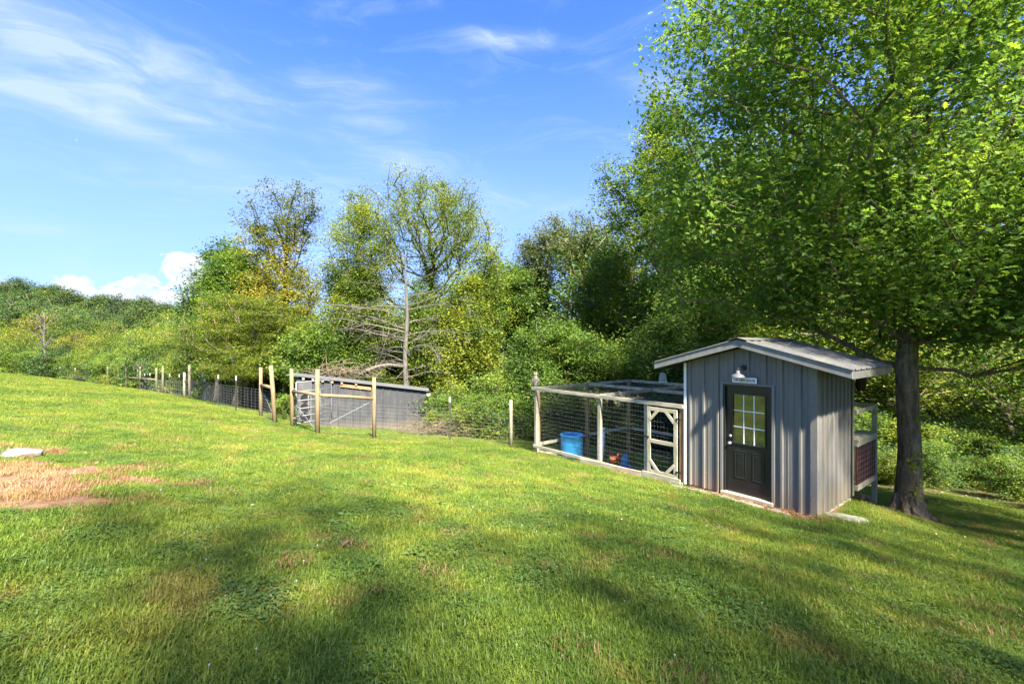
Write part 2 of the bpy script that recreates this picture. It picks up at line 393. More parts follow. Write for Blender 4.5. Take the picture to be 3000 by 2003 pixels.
def build_ground():
    n = 420
    s = np.linspace(-1, 1, n)
    gx = np.sinh(s * 7.2) / np.sinh(7.2) * 1500
    s2 = np.linspace(-.72, 1, n); gy = 4 + np.sinh(s2 * 7.2) / np.sinh(7.2) * 1500
    X, Y = np.meshgrid(gx, gy, indexing='ij'); Z = hgt(X, Y)
    # soil sits a little lower than the turf
    sm = soil_mask(X, Y); Z = Z - .012 * sm
    V = np.stack([X.ravel(), Y.ravel(), Z.ravel()], 1)
    i = np.arange(n * n).reshape(n, n)
    q = np.stack([i[:-1, :-1].ravel(), i[1:, :-1].ravel(), i[1:, 1:].ravel(), i[:-1, 1:].ravel()], 1)
    b = MB(); b.add(V, q)
    m, t, out = mat('turf'); p = pos(t)
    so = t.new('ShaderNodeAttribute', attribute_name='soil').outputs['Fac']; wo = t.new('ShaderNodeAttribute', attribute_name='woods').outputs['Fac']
    n1 = t.noise(p, .35, 5); n2 = t.noise(p, 7, 7, .7); n3 = t.noise(p, 60, 5, .7)
    g = t.ramp(t.math('ADD', t.math('MULTIPLY', n1, .5), t.math('MULTIPLY', n3, .5)), [(.3, (.050, .075, .018)), (.5, (.095, .135, .026)), (.72, (.19, .20, .045))])
    dirt = t.ramp(n2, [(.3, (.12, .060, .034)), (.5, (.22, .125, .072)), (.7, (.33, .22, .14))])
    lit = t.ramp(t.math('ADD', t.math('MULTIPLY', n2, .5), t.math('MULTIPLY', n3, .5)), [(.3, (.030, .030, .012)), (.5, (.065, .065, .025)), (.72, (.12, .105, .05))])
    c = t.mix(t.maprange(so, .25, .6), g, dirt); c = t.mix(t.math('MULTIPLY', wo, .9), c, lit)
    pbsdf(t, out, c, .95, 0, n3, .8, .03, .1)
    o = b.build('ground', m, smooth=True)
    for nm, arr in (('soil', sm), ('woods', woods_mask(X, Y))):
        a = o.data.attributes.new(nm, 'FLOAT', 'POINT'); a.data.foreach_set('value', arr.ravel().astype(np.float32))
    tag(o, kind='structure'); return o
build_ground()

# ------------------------------------------------------------------ hen house
A_H = math.atan2(-.7854, .619)
HZ = -3.07
def hx(x, y): return Vector((3.76 + .619 * x + .7854 * y, 9.85 - .7854 * x + .619 * y))     # local -> world xy
def steel(name, col, dirt=.25, axis='z'):
    m, t, out = mat(name); o = objc(t)
    n = t.noise(t.scalev(o, (9, 9, .9)), 1.2, 5, .6); n2 = t.noise(o, 2.2, 4)
    s = t.new('ShaderNodeSeparateXYZ'); t.l.new(o, s.inputs[0])
    c = t.mix(t.maprange(n, .35, .7), col, tuple(x * 1.22 for x in col))
    c = t.mix(t.math('MULTIPLY', t.maprange(n2, .48, .7), dirt), c, (.20, .19, .13))
    low = t.math('MULTIPLY', t.maprange(t.math('ADD', s.outputs[2], t.math('MULTIPLY', n, .3)), .15, .75, 1, 0), .55)
    c = t.mix(low, c, (.22, .17, .11))
    pbsdf(t, out, c, .6, 0, t.noise(o, 3.0, 2), .12, .02, .22); return m
M['siding'] = steel('siding', (.158, .150, .136))
M['siding_shed'] = steel('siding_shed', (.055, .056, .060), .2)
M['trim'] = steel('trim', (.185, .182, .17), .35)
M['roofing'] = steel('roofing', (.105, .104, .10), .5)
M['door_black'] = m_simple('door_black', (.012, .012, .014), .32, 0, .2, 5, .06)
M['white_paint'] = m_simple('white_paint', (.78, .78, .76), .5, 0, .05)
M['foundation'] = m_simple('foundation', (.40, .36, .24), .8, 0, .22, 5, .4, .01)
M['stone'] = m_simple('stone', (.22, .205, .155), .85, 0, .28, 7, .6, .02)
M['slab'] = m_simple('slab', (.22, .22, .205), .85, 0, .4, 9, .8, .03)
M['lamp_grey'] = m_simple('lamp_grey', (.09, .09, .10), .6, .0, .15)
M['black'] = m_simple('black', (.015, .015, .016), .45, 0, .1)
M['redmetal'] = m_simple('redmetal', (.085, .018, .020), .4, 0, .2, 4)
M['bluebarrel'] = m_simple('bluebarrel', (.035, .27, .50), .38, 0, .15, 4)
M['bluefeed'] = m_simple('bluefeed', (.07, .28, .50), .35, 0, .1, 8)
M['inside'] = m_simple('inside', (.05, .045, .04), .9)
def m_glass():
    m, t, out = mat('window_glass')
    p = t.new('ShaderNodeBsdfPrincipled'); p.inputs['Base Color'].default_value = (.02, .025, .02, 1); p.inputs['Roughness'].default_value = .04
    p.inputs['Specular IOR Level'].default_value = 1.0; p.inputs['IOR'].default_value = 1.9
    t.l.new(p.outputs[0], out.inputs[0]); return m
M['glass'] = m_glass()

def profile(x0, x1, pitch=.3048, ph=0.0, h=.030, big=.062, top=.034, minor=2):
    """x, proud-height points of ribbed steel sheet between x0 and x1"""
    P = {}
    def put(x, d):
        if x0 - 1e-6 <= x <= x1 + 1e-6: P[round(x, 5)] = max(d, P.get(round(x, 5), 0))
    k0 = int((x0 - ph) / pitch) - 1
    for k in range(k0, k0 + int((x1 - x0) / pitch) + 4):
        c = ph + k * pitch
        put(c - big / 2, 0); put(c - top / 2, h); put(c + top / 2, h); put(c + big / 2, 0)
        for j in range(1, minor + 1):
            e = c + pitch * j / (minor + 1)
            put(e - .010, 0); put(e - .004, .006); put(e + .004, .006); put(e + .010, 0)
    xs = sorted(P); out = [(x, P[x]) for x in xs]
    if not out or out[0][0] > x0: out.insert(0, (x0, 0))
    if out[-1][0] < x1: out.append((x1, 0))
    return out
def ribbed(x0, x1, zb, zt, ph=0.0, n=6, **kw):
    """upright sheet in the XZ plane, ribs toward -Y; zb/zt: functions or numbers"""
    fb = zb if callable(zb) else (lambda x: zb); ft = zt if callable(zt) else (lambda x: zt)
    pr = profile(x0, x1, ph=ph, **kw); V = []; m = n + 1
    for x, d in pr:
        for k in range(m): f = k / n; V.append((x, -d, fb(x) * (1 - f) + ft(x) * f))
    q = []
    for i in range(len(pr) - 1):
        for k in range(n): q.append((i*m+k, (i+1)*m+k, (i+1)*m+k+1, i*m+k+1))
    b = MB(); b.add(V, q); return b
def split_sheets(x0, x1, ph, pitch, per=3):
    e = [x0]; k = math.ceil((x0 - ph) / (pitch * per) + .05)
    while ph + k * pitch * per + .034 < x1 - .06: e.append(ph + k * pitch * per + .034); k += 1
    return e + [x1]
HW, HD = 2.462, 1.95
PIT = .3048
def roofz(x): return 2.965 - .272 * abs(x - 1.231) - .004       # under side of the roof boards
def build_house():
    hh = thing('hen_house', 'grey ribbed metal hen house with gable roof and black door beside the oak', 'shed', (3.76, 9.85, HZ), A_H)
    D0, D1, DT, DB = .815, 1.765, 2.235, .085
    # inner box walls so that the sheets have thickness behind them
    b = MB(); b.box(.02, D0 - .01, .012, .06, 0, 2.6); b.box(D1 + .01, HW - .02, .012, .06, 0, 2.6); b.box(D0 - .01, D1 + .01, .012, .06, DT + .01, 2.8)
    b.box(.02, HW - .02, HD - .06, HD - .012, 0, 2.6); b.box(.02, .06, .061, HD - .061, 0, 2.6); b.box(HW - .06, HW - .02, .061, HD - .061, 0, 2.6)
    b.build('wall_core', M['inside'], hh)
    # front sheets
    ph = .11
    def bot(x): return 0.02
    ed = [0.0, .815]; 
    for x0, x1, z0, z1 in ((0.03, D0 - .028, bot, roofz), (D0 - .028, D1 + .028, DT + .03, roofz)):
        ribbed(x0, x1, z0, z1, ph).build('siding_panel', M['siding'], hh)
    for x0, x1 in ((D1 + .028, 2.04 - .001), (2.04, HW - .03)):
        ribbed(x0, x1, bot, roofz, ph - .02).build('siding_panel', M['siding'], hh)
    # right side, turned round the corner
    e = [0.03, .95, HD - .02]
    for a, c in zip(e, e[1:]):
        o = ribbed(a, c, 0.0, 2.60, .10, pitch=.228).build('siding_panel', M['siding'], hh); o.rotation_euler = (0, 0, R(90)); o.location = (HW, 0, 0)
    o = ribbed(0.03, HD - .02, 0, 2.60, .1).build('siding_panel', M['siding'], hh); o.rotation_euler = (0, 0, R(-90)); o.location = (0, HD, 0)
    o = ribbed(0.03, HW - .03, 0, 2.60, .1).build('siding_panel', M['siding'], hh); o.rotation_euler = (0, 0, R(180)); o.location = (HW, HD, 0)
    # corner trims (L shaped)
    for cx, cy_, sx, sy, mt in ((0, 0, 1, 1, 'white_paint'), (HW, 0, -1, 1, 'siding'), (0, HD, 1, -1, 'siding'), (HW, HD, -1, -1, 'siding')):
        b = MB(); w = .075 if mt == 'siding' else .03
        b.box(*sorted((cx - sx * .024, cx + sx * w)), *sorted((cy_ - sy * .026, cy_ - sy * .020)), 0.0, 2.62)
        b.box(*sorted((cx - sx * .030, cx - sx * .024)), *sorted((cy_ - sy * .026, cy_ + sy * .075)), 0.0, 2.62)
        b.build('corner_trim', M[mt], hh)
    # door surround
    b = MB(); b.box(D0 - .035, D0 + .012, -.028, .045, DB - .03, DT + .03); b.build('door_trim', M['trim'], hh)
    b = MB(); b.box(D1 - .012, D1 + .035, -.028, .045, DB - .03, DT + .03); b.build('door_trim', M['trim'], hh)
    b = MB(); b.box(D0 + .013, D1 - .013, -.026, .045, DT - .004, DT + .028); b.build('door_trim', M['trim'], hh)
    b = MB(); b.box(D0 + .013, D0 + .05, -.012, .12, DB, DT - .006); b.box(D1 - .05, D1 - .013, -.012, .12, DB, DT - .006); b.box(D0 + .051, D1 - .051, -.012, .12, DT - .04, DT - .006)
    b.build('door_frame', M['black'], hh)
    b = MB(); b.box(D0 - .01, D1 + .02, -.085, .10, .022, DB - .002); bevel(b.build('threshold', M['wood_grey_x'], hh), .006)
    # door leaf
    L0, L1, LB, LT = D0 + .054, D1 - .054, DB + .008, DT - .045
    wx0, wx1, wz0, wz1 = 1.015, 1.605, 1.075, 2.035
    yf, yb = .040, .082
    b = MB(); b.box(L0, wx0 - .03, yf, yb, LB, LT); b.box(wx1 + .03, L1, yf, yb, LB, LT)
    b.box(wx0 - .0299, wx1 + .0299, yf, yb, wz1 + .03, LT); b.box(wx0 - .0299, wx1 + .0299, yf, yb, LB, wz0 - .03)
    door = b.build('door', M['door_black'], hh)
    b = MB()
    for x0, x1, z0, z1 in ((wx0 - .03, wx0, wz0 - .03, wz1 + .03), (wx1, wx1 + .03, wz0 - .03, wz1 + .03), (wx0 + .0005, wx1 - .0005, wz1, wz1 + .03), (wx0 + .0005, wx1 - .0005, wz0 - .03, wz0)):
        b.box(x0, x1, yf - .014, yf + .02, z0, z1)
    bevel(b.build('window_frame', M['door_black'], door), .005)
    for i in range(3):
        for j in range(3):
            w = (wx1 - wx0) / 3; h = (wz1 - wz0) / 3
            b = MB(); b.box(wx0 + i * w + .001, wx0 + (i + 1) * w - .001, yf + .010, yf + .016, wz0 + j * h + .001, wz0 + (j + 1) * h - .001)
            b.build('pane', M['glass'], door)
    for k in (1, 2):
        b = MB(); xx = wx0 + (wx1 - wx0) * k / 3; b.box(xx - .009, xx + .009, yf + .001, yf + .0095, wz0, wz1); b.build('muntin', M['white_paint'], door)
        zz = wz0 + (wz1 - wz0) * k / 3
        b = MB(); b.box(wx0, wx1, yf + .0025, yf + .0093, zz - .009, zz + .009); b.build('muntin', M['white_paint'], door)
    for x0, x1 in ((1.03, 1.26), (1.375, 1.60)):
        b = MB()
        z0, z1 = .38, .93
        o1 = [(x0, z0), (x1, z0), (x1, z1), (x0, z1)]
        def ring(d): return [(x0 + d, z0 + d), (x1 - d, z0 + d), (x1 - d, z1 - d), (x0 + d, z1 - d)]
        V = []
        for d, yy in ((0, yf - .0005), (.008, yf - .009), (.018, yf - .009), (.030, yf - .002), (.045, yf - .002), (.06, yf - .008)):
            V += [(x, yy, z) for x, z in ring(d)]
        q = []
        for r in range(5):
            for k in range(4): q.append((r*4+k, r*4+(k+1) % 4, (r+1)*4+(k+1) % 4, (r+1)*4+k))
        q.append((20, 21, 22, 23)); b.add(V, q); b.build('door_panel', M['door_black'], door)
    # knob and deadbolt
    Mx = Matrix.Translation((.952, yf, 1.05)) @ Matrix.Rotation(R(90), 4, 'X')
    b = MB(); b.lathe([(0.0, 0), (.032, 0), (.032, .006), (.012, .01), (.011, .03), (.026, .042), (.030, .055), (.024, .068), (0, .072)], 14, M=Mx); b.build('knob', M['galv'], door, smooth=True)
    Mx = Matrix.Translation((.952, yf, 1.19)) @ Matrix.Rotation(R(90), 4, 'X')
    b = MB(); b.lathe([(0.0, 0), (.030, 0), (.030, .012), (.022, .02), (0, .022)], 14, M=Mx); b.build('deadbolt', M['galv'], door, smooth=True)
    # screws on the sheets
    b = MB(); rng = random.Random(4)
    for z in (.35, .95, 1.55, 2.15):
        for k in range(12):
            x = .11 + .045 + k * PIT * .5
            if D0 - .08 < x < D1 + .08 or x > HW - .1: continue
            if rng.random() < .25: continue
            b.box(x - .006, x + .006, -.006, -.0005, z + rng.uniform(-.02, .02) - .006, z + .012)
        for k in range(8):
            y = .19 + k * .228
            if y < HD - .05: b.box(HW + .0005, HW + .007, y - .006, y + .006, z, z + .012)
    for k in range(14): b.box(HW + .031, HW + .036, .05, .058, .15 + k * .17, .16 + k * .17); b.box(HW - .06, HW - .052, -.031, -.027, .15 + k * .17, .16 + k * .17)
    tag(b.build('screws', M['galv'], hh), kind='stuff')
    # foundation skirt under the right side, following the falling ground
    b = MB()
    V = []
    for yy in np.linspace(0.28, HD + .02, 8):
        w = hx(HW, yy); g = gz(w.x, w.y) - HZ - .25
        for xx in (HW - .02, HW - .10): V.append((xx, yy, min(g, -.1))); V.append((xx, yy, -.004))
    q = []
    for i in range(7):
        a = i * 4; c = a + 4
        q += [(a, c, c + 1, a + 1), (a + 1, c + 1, c + 3, a + 3), (a + 2, a + 3, c + 3, c + 2)]
    q += [(0, 1, 3, 2), (28, 30, 31, 29)]
    b.add(V, q); b.box(.03, HW - .12, .02, .09, -.35, .018); b.box(.03, HW - .1, HD - .12, HD - .02, -1.0, -.005); b.build('foundation', M['foundation'], hh)
    # roof: two slopes of ribbed sheets, fascia, eave trims, ridge cap
    xl, xr, y0, y1 = -.62, 3.06, -.25, 2.13
    ang = math.atan(.272); apex = 1.231
    def slope_z(x): return 3.118 - .272 * abs(x - apex)
    for sgn, xe in ((1, xr), (-1, xl)):
        Ls = abs(xe - apex) / math.cos(ang) + .02
        ys = [y0 - .02, y0 + .9, y0 + 1.72, y1 + .02]
        for a, c in zip(ys, ys[1:]):
            pr = profile(a, c, ph=y0 + .06, minor=1, h=.022)
            V = []; q = []
            for yy, d in pr:
                for k in range(5):
                    f = k / 4; x = apex + sgn * f * Ls * math.cos(ang); z = 3.121 - f * Ls * math.sin(ang) + d
                    V.append((x, yy, z))
            for i in range(len(pr) - 1):
                for k in range(4):
                    f_ = (i*5+k, i*5+k+1, (i+1)*5+k+1, (i+1)*5+k); q.append(f_ if sgn > 0 else f_[::-1])
            b = MB(); b.add(V, q); b.build('roof_panel', M['roofing'], hh)
        # deck under the sheets
        Mr = Matrix.Translation((apex, 0, 3.118)) @ Matrix.Rotation(sgn * ang if sgn > 0 else -ang, 4, 'Y')
        b = MB(); xa, xb = sorted((sgn * .012, sgn * (Ls - .035))); b.box(xa, xb, y0 + .03, y1 - .03, -.03, -.004, Mr); b.build('roof_deck', M['wood_post'], hh)
        for yy in (y0 - .004, y1 - .024):
            b = MB(); V = []
            xs = np.array([apex + sgn * .0, xe])
            for dy in (0, .028):
                V += [(apex, yy + dy, slope_z(apex) - .150), (xe, yy + dy, slope_z(xe) - .150), (xe, yy + dy, slope_z(xe)), (apex, yy + dy, slope_z(apex))]
            b.add(V, [(0, 1, 2, 3), (4, 7, 6, 5), (0, 4, 5, 1), (3, 2, 6, 7), (1, 5, 6, 2), (0, 3, 7, 4)]); bevel(b.build('fascia', M['trim'], hh), .008)
        # eave trim along the low edge
        b = MB(); xa, xb = sorted((xe - sgn * .026, xe - sgn * .002)); b.box(xa, xb, y0 + .026, y1 - .026, slope_z(xe) - .150, slope_z(xe) - .006); b.build('eave_trim', M['roofing'], hh)
        # rafters showing under the overhang
    b = MB()
    for sgn in (1, -1):
        V = []
        for yy in (y0 - .035, y1 + .035):
            V += [(apex, yy, 3.158), (apex + sgn * .17, yy, 3.158 - .272 * .17), (apex + sgn * .17, yy, 3.152 - .272 * .17), (apex, yy, 3.152)]
        b.add(V, [(0, 1, 5, 4), (1, 2, 6, 5), (3, 7, 6, 2), (0, 3, 2, 1), (4, 5, 6, 7)])
    b.build('ridge_cap', M['roofing'], hh)
    # barn lamp
    lamp = MB(); Mx = Matrix.Translation((1.243, -.022, 2.575)) @ Matrix.Rotation(R(90), 4, 'X')
    lamp.lathe([(0, .0), (.052, 0), (.052, .012), (.03, .024), (0, .026)], 18, M=Mx)
    lm = thing('barn_lamp', 'grey gooseneck barn lamp on the gable above the hen house sign', 'lamp', (0, 0, 0)); 
    lm.location = (3.76, 9.85, HZ); lm.rotation_euler = (0, 0, A_H)
    lamp.build('base', M['black'], lm, smooth=False)
    b = MB(); b.tube([(1.243, -.03, 2.575), (1.24, -.10, 2.60), (1.225, -.16, 2.595), (1.21, -.19, 2.55), (1.21, -.19, 2.50)], .011, 8); b.build('arm', M['lamp_grey'], lm, smooth=True)
    b = MB(); b.lathe([(0, .12), (.03, .12), (.034, .07), (.055, .055), (.10, .035), (.125, .0), (.128, -.012), (.122, -.012), (.118, .0), (.09, .03), (.03, .05), (0, .05)], 26, c=(1.21, -.19, 2.40)); b.build('shade', M['lamp_grey'], lm, smooth=True)
    # sign
    sg = thing('sign', 'white THE HEN HOUSE sign with red edge above the black door', 'sign', (3.76, 9.85, HZ), A_H)
    def rrect(x0, x1, z0, z1, r, y, n=5):
        P = []
        for cx_, cz_, a0 in ((x1 - r, z0 + r, -90), (x1 - r, z1 - r, 0), (x0 + r, z1 - r, 90), (x0 + r, z0 + r, 180)):
            for k in range(n + 1): a = R(a0 + 90 * k / n); P.append((cx_ + r * math.cos(a), y, cz_ + r * math.sin(a)))
        return P
    def plate(x0, x1, z0, z1, r, yf_, yb_):
        b = MB(); A = rrect(x0, x1, z0, z1, r, yf_); B = rrect(x0, x1, z0, z1, r, yb_); n = len(A)
        b.ngon(A); b.add(A + B, [(k, n + k, n + (k + 1) % n, (k + 1) % n) for k in range(n)]); return b
    sx0, sx1, sz0, sz1 = 1.02, 1.50, 2.268, 2.388
    plate(sx0, sx1, sz0, sz1, .018, -.040, -.026).build('border', m_simple('sign_red', (.30, .10, .08), .5), sg)
    plate(sx0 + .006, sx1 - .006, sz0 + .006, sz1 - .006, .014, -.0425, -.0401).build('face', M['white_paint'], sg)
    glyphs = []
    for ch in 'THE HEN HOUSE':
        if ch == ' ': glyphs.append((None, .026)); continue
        cu = bpy.data.curves.new('t', 'FONT'); cu.body = ch; cu.size = .070; cu.extrude = .0006; cu.offset = .0016
        to = bpy.data.objects.new('t', cu); me = bpy.data.meshes.new_from_object(to); bpy.data.objects.remove(to)
        x0 = min(v.co.x for v in me.vertices); x1 = max(v.co.x for v in me.vertices)
        for v in me.vertices: v.co.x = (v.co.x - x0)
        me.materials.append(M['black']); glyphs.append((me, x1 - x0 + .0085))
    tot = sum(g[1] for g in glyphs); k = .425 / tot; xx = (sx0 + sx1) / 2 - .2125
    for me, w_ in glyphs:
        if me: link('letter', me, sg, (xx, -.0435, (sz0 + sz1) / 2 - .024), (R(90), 0, 0), (k, 1, 1))
        xx += w_ * k
    # black bucket under the back eave
    bk = thing('bucket', 'black bucket hanging under the rear eave of the hen house', 'bucket', (*hx(HW + .12, HD + .12), HZ), A_H)
    b = MB(); b.lathe([(0, 2.10), (.075, 2.10), (.10, 2.42), (.106, 2.42), (.106, 2.44), (.095, 2.44), (.07, 2.12), (0, 2.12)], 18); b.build('body', M['black'], bk, smooth=True)
    b = MB(); b.tube([(.1, 0, 2.42), (.07, 0, 2.50), (0, 0, 2.53), (-.07, 0, 2.50), (-.1, 0, 2.42)], .004, 6); b.build('handle', M['galv'], bk)
    return hh
build_house()

# ------------------------------------------------------------------ chicken run (frame shared with the house)
RX = -4.98; RY = 4.55; RT = 1.71; WB = .038; WD = .089
def wire_grid(b, P0, U, V_, lu, lv, su, sv, r, sag=0.0, rng=None, tri=3):
    """crossing wires on a rectangle from P0 along U (lu) and V (lv)"""
    P0 = Vector(P0); U = Vector(U).normalized(); V_ = Vector(V_).normalized(); N = U.cross(V_)
    rng = rng or random.Random(1)
    def w(u, v): return P0 + U * u + V_ * v + N * (sag * math.sin(math.pi * u / lu) * math.sin(math.pi * v / lv))
    nu = int(lu / su); nv = int(lv / sv)
    for i in range(nu + 1):
        u = i * lu / nu; m = max(2, int(lv / .5) + 1)
        b.tube([w(u, lv * k / (m - 1)) for k in range(m)], r * .55, tri, cap=False)
    for j in range(nv + 1):
        v = j * lv / nv; m = 2 if sag == 0 else max(2, int(lu / .4) + 1)
        b.tube([w(lu * k / (m - 1), v) for k in range(m)], r * .95, 4, cap=False)
def build_run():
    run = thing('chicken_run', 'weathered timber and wire chicken run attached to the left of the hen house', 'chicken run', (3.76, 9.85, HZ), A_H)
    def g(x, y): w = hx(x, y); return gz(w.x, w.y) - HZ
    def post(x, y, z1, mt='wood_brown', w=.088, d=.088):
        b = MB(); z0 = g(x, y) - .25; b.box(-w / 2, w / 2, -d / 2, d / 2, z0, z1)
        o = bevel(b.build('post', M[mt], run, loc=(x, y, 0)), .004); return o
    xs = RX + .045
    post(xs, .045, RT - .09, 'wood_grey'); post(xs + .012, .13, RT - .09, 'wood_brown', .04, .07)
    post(-2.45, .045, RT - .09, 'wood_grey'); post(-1.02, .045, RT - .09, 'wood_grey', .10)
    post(-.10, .045, RT - .09, 'wood_brown', .10)
    post(xs, 2.3, RT, 'wood_brown', .10); post(xs, RY - .05, RT, 'wood_brown', .10)
    post(-2.45, RY - .05, RT, 'wood_brown'); post(-.05, RY - .05, RT, 'wood_grey'); post(-.05, 2.3, RT, 'wood_grey', .06)
    post(2.50, 3.33, RT + .02, 'wood_grey')
    def rail(a, c, w=WB, h=WD, mt='wood_grey_x', nm='rail'):
        a = Vector(a); c = Vector(c); L = (c - a).length; d = (c - a).normalized()
        b = MB(); b.box(0, L, -w / 2, w / 2, -h / 2, h / 2); o = b.build(nm, M[mt], run)
        o.location = a; o.rotation_euler = d.to_track_quat('X', 'Z').to_euler(); return bevel(o, .003)
    zt = RT - .045
    rail((RX - .10, -.022, zt), (-.045, -.022, zt))                      # front top
    rail((xs, .0, zt + .001), (xs, RY - .01, zt + .001))                 # left top
    rail((RX, RY + .02, zt), (.0, RY + .02, zt)); rail((.03, 3.38, zt), (HW + .0, 3.38, zt))                   # back top
    rail((xs + .03, 2.3, zt + .012), (-.04, 2.3, zt + .012))
    rail((-2.42, .0, zt + .014), (-2.42, RY, zt + .014))
    rail((-.06, HD + .35, zt), (-.06, RY, zt))
    rail((HW + .05, HD + .04, zt + .0), (HW + .05, 3.30, zt + .0))
    # low rails, dead level while the ground falls away
    zb = -.04
    rail((RX - .02, -.022, zb - .02), (-.06, -.022, zb + .01))
    rail((xs - .065, .02, zb), (xs - .065, RY, zb)); rail((RX, RY + .02, zb), (.0, RY + .02, zb))
    # kick boards at the ground along the front
    for x0, x1 in ((-3.05, -1.1), (-1.08, -.1)):
        rail((x0, -.05, g(x0, 0) + .08), (x1, -.05, g(x1, 0) + .05), .03, .15)
    rail((xs - .07, .1, g(RX, .1) + .02), (xs - .07, 2.2, g(RX, 2.2) + .06), .03, .14)
    # door in the front
    dr = []
    d0, d1, dz0, dz1 = -.95, -.185, .05, RT - .13
    def dm(a, c, w=.03, h=.085):
        o = rail(a, c, w, h, 'wood_grey_x', 'door_board'); return o
    dm((d0 + .04, -.03, dz0), (d0 + .04, -.03, dz1)); dm((d1 - .04, -.03, dz0), (d1 - .04, -.03, dz1))
    for z in (dz1 - .045, .80, dz0 + .045): dm((d0 + .085, -.031, z), (d1 - .085, -.031, z))
    for sx, x in ((1, d0 + .07), (-1, d1 - .07)):
        dm((x, -.034, dz1 - .30), (x + sx * .22, -.034, dz1 - .06), .028, .07); dm((x, -.034, dz0 + .30), (x + sx * .22, -.034, dz0 + .06), .028, .07)
    b = MB(); b.box(d0 - .10, d0 + .05, -.062, -.048, .86, .90); b.box(d0 - .05, d0 - .01, -.075, -.062, .855, .905); b.build('latch', M['black'], run)
    b = MB(); b.box(d1 - .02, d1 + .09, -.058, -.048, 1.36, 1.40); b.build('hinge', M['black'], run)
    b = MB(); b.box(d1 - .02, d1 + .09, -.058, -.048, .20, .24); b.build('hinge', M['black'], run)
    # wire
    def panel(P0, U, V_, lu, lv, su=.08, sv=.105, r=.0010, sag=0):
        b = MB(); wire_grid(b, P0, U, V_, lu, lv, su, sv, r, sag); tag(b.build('wire_mesh', M['wire'], run), kind='stuff')
    panel((RX + .05, -.045, -.28), (1, 0, 0), (0, 0, 1), 2.45, 1.94); panel((-2.45, -.045, -.12), (1, 0, 0), (0, 0, 1), 1.42, 1.78)
    panel((d0, -.012, dz0), (1, 0, 0), (0, 0, 1), d1 - d0, dz1 - dz0)
    panel((RX, .05, -.95), (0, 1, 0), (0, 0, 1), RY - .1, 2.6, .10, .105); panel((RX, RY + .0, -1.1), (1, 0, 0), (0, 0, 1), 4.95, 2.75, .10, .105)
    panel((HW + .08, HD + .05, .22), (0, 1, 0), (0, 0, 1), 1.28, .86, .105, .105, .0028)
    # roof netting, sagging between the joists
    for x0, lu in ((RX + .05, 2.5), (-2.40, 2.34)):
        for y0, lv in ((.02, 2.26), (2.32, 2.2)):
            b = MB(); wire_grid(b, (x0, y0, RT + .006), (1, 0, 0), (0, 1, 0), lu, lv, .09, .09, .0009, -.07)
            tag(b.build('roof_netting', M['netting'], run), kind='stuff')
    # boarded box with red metal wall behind the house
    o = ribbed(0, 1.26, .20, 1.05, .05, pitch=.15, minor=0).build('red_panel', M['redmetal'], run); o.rotation_euler = (0, 0, R(90)); o.location = (HW + .045, HD + .05, 0)
    b = MB(); b.box(HW - .25, HW + .10, HD + .03, 3.30, 1.075, 1.115); b.build('shelf_board', M['wood_grey_y'], run)
    b = MB(); b.box(HW + .02, HW + .085, HD + .03, 3.28, .98, 1.072); b.build('shelf_rail', M['wood_grey_y'], run)
    b = MB(); b.box(HW + .02, HW + .09, HD + .03, 3.28, .10, .195); b.build('shelf_rail', M['wood_grey_y'], run)
    # leaf debris caught on the netting
    rng = np.random.default_rng(5); b = MB(); n = 480
    X = rng.uniform(RX + .1, -.1, n); Y = rng.uniform(.1, RY - .1, n); Y = np.where(X > -2.4, Y, Y * .8 + .5)
    keep = rng.random(n) < np.clip((X + 4.8) / 3.5, .15, 1); X = X[keep]; Y = Y[keep]
    for x, y in zip(X, Y):
        a = rng.uniform(0, 6.28); l = rng.uniform(.03, .07); z = RT + .004 - .065 * abs(math.sin(math.pi * ((x - RX) % 2.5) / 2.5) * math.sin(math.pi * (y % 2.3) / 2.3))
        c, s = math.cos(a) * l, math.sin(a) * l; dz = rng.uniform(-.01, .02)
        b.add([(x - c, y - s, z), (x + s * .5, y - c * .5, z + dz), (x + c, y + s, z + .008), (x - s * .5, y + c * .5, z + dz)], [(0, 1, 2, 3)])
    o = b.build('leaf_debris', m_simple('debris', (.10, .07, .035), .9, 0, .6, 30)); o.location = (3.76, 9.85, HZ); o.rotation_euler = (0, 0, A_H)
    tag(o, 'dry brown leaves caught on the netting roof of the chicken run', 'leaves', kind='stuff')
build_run()

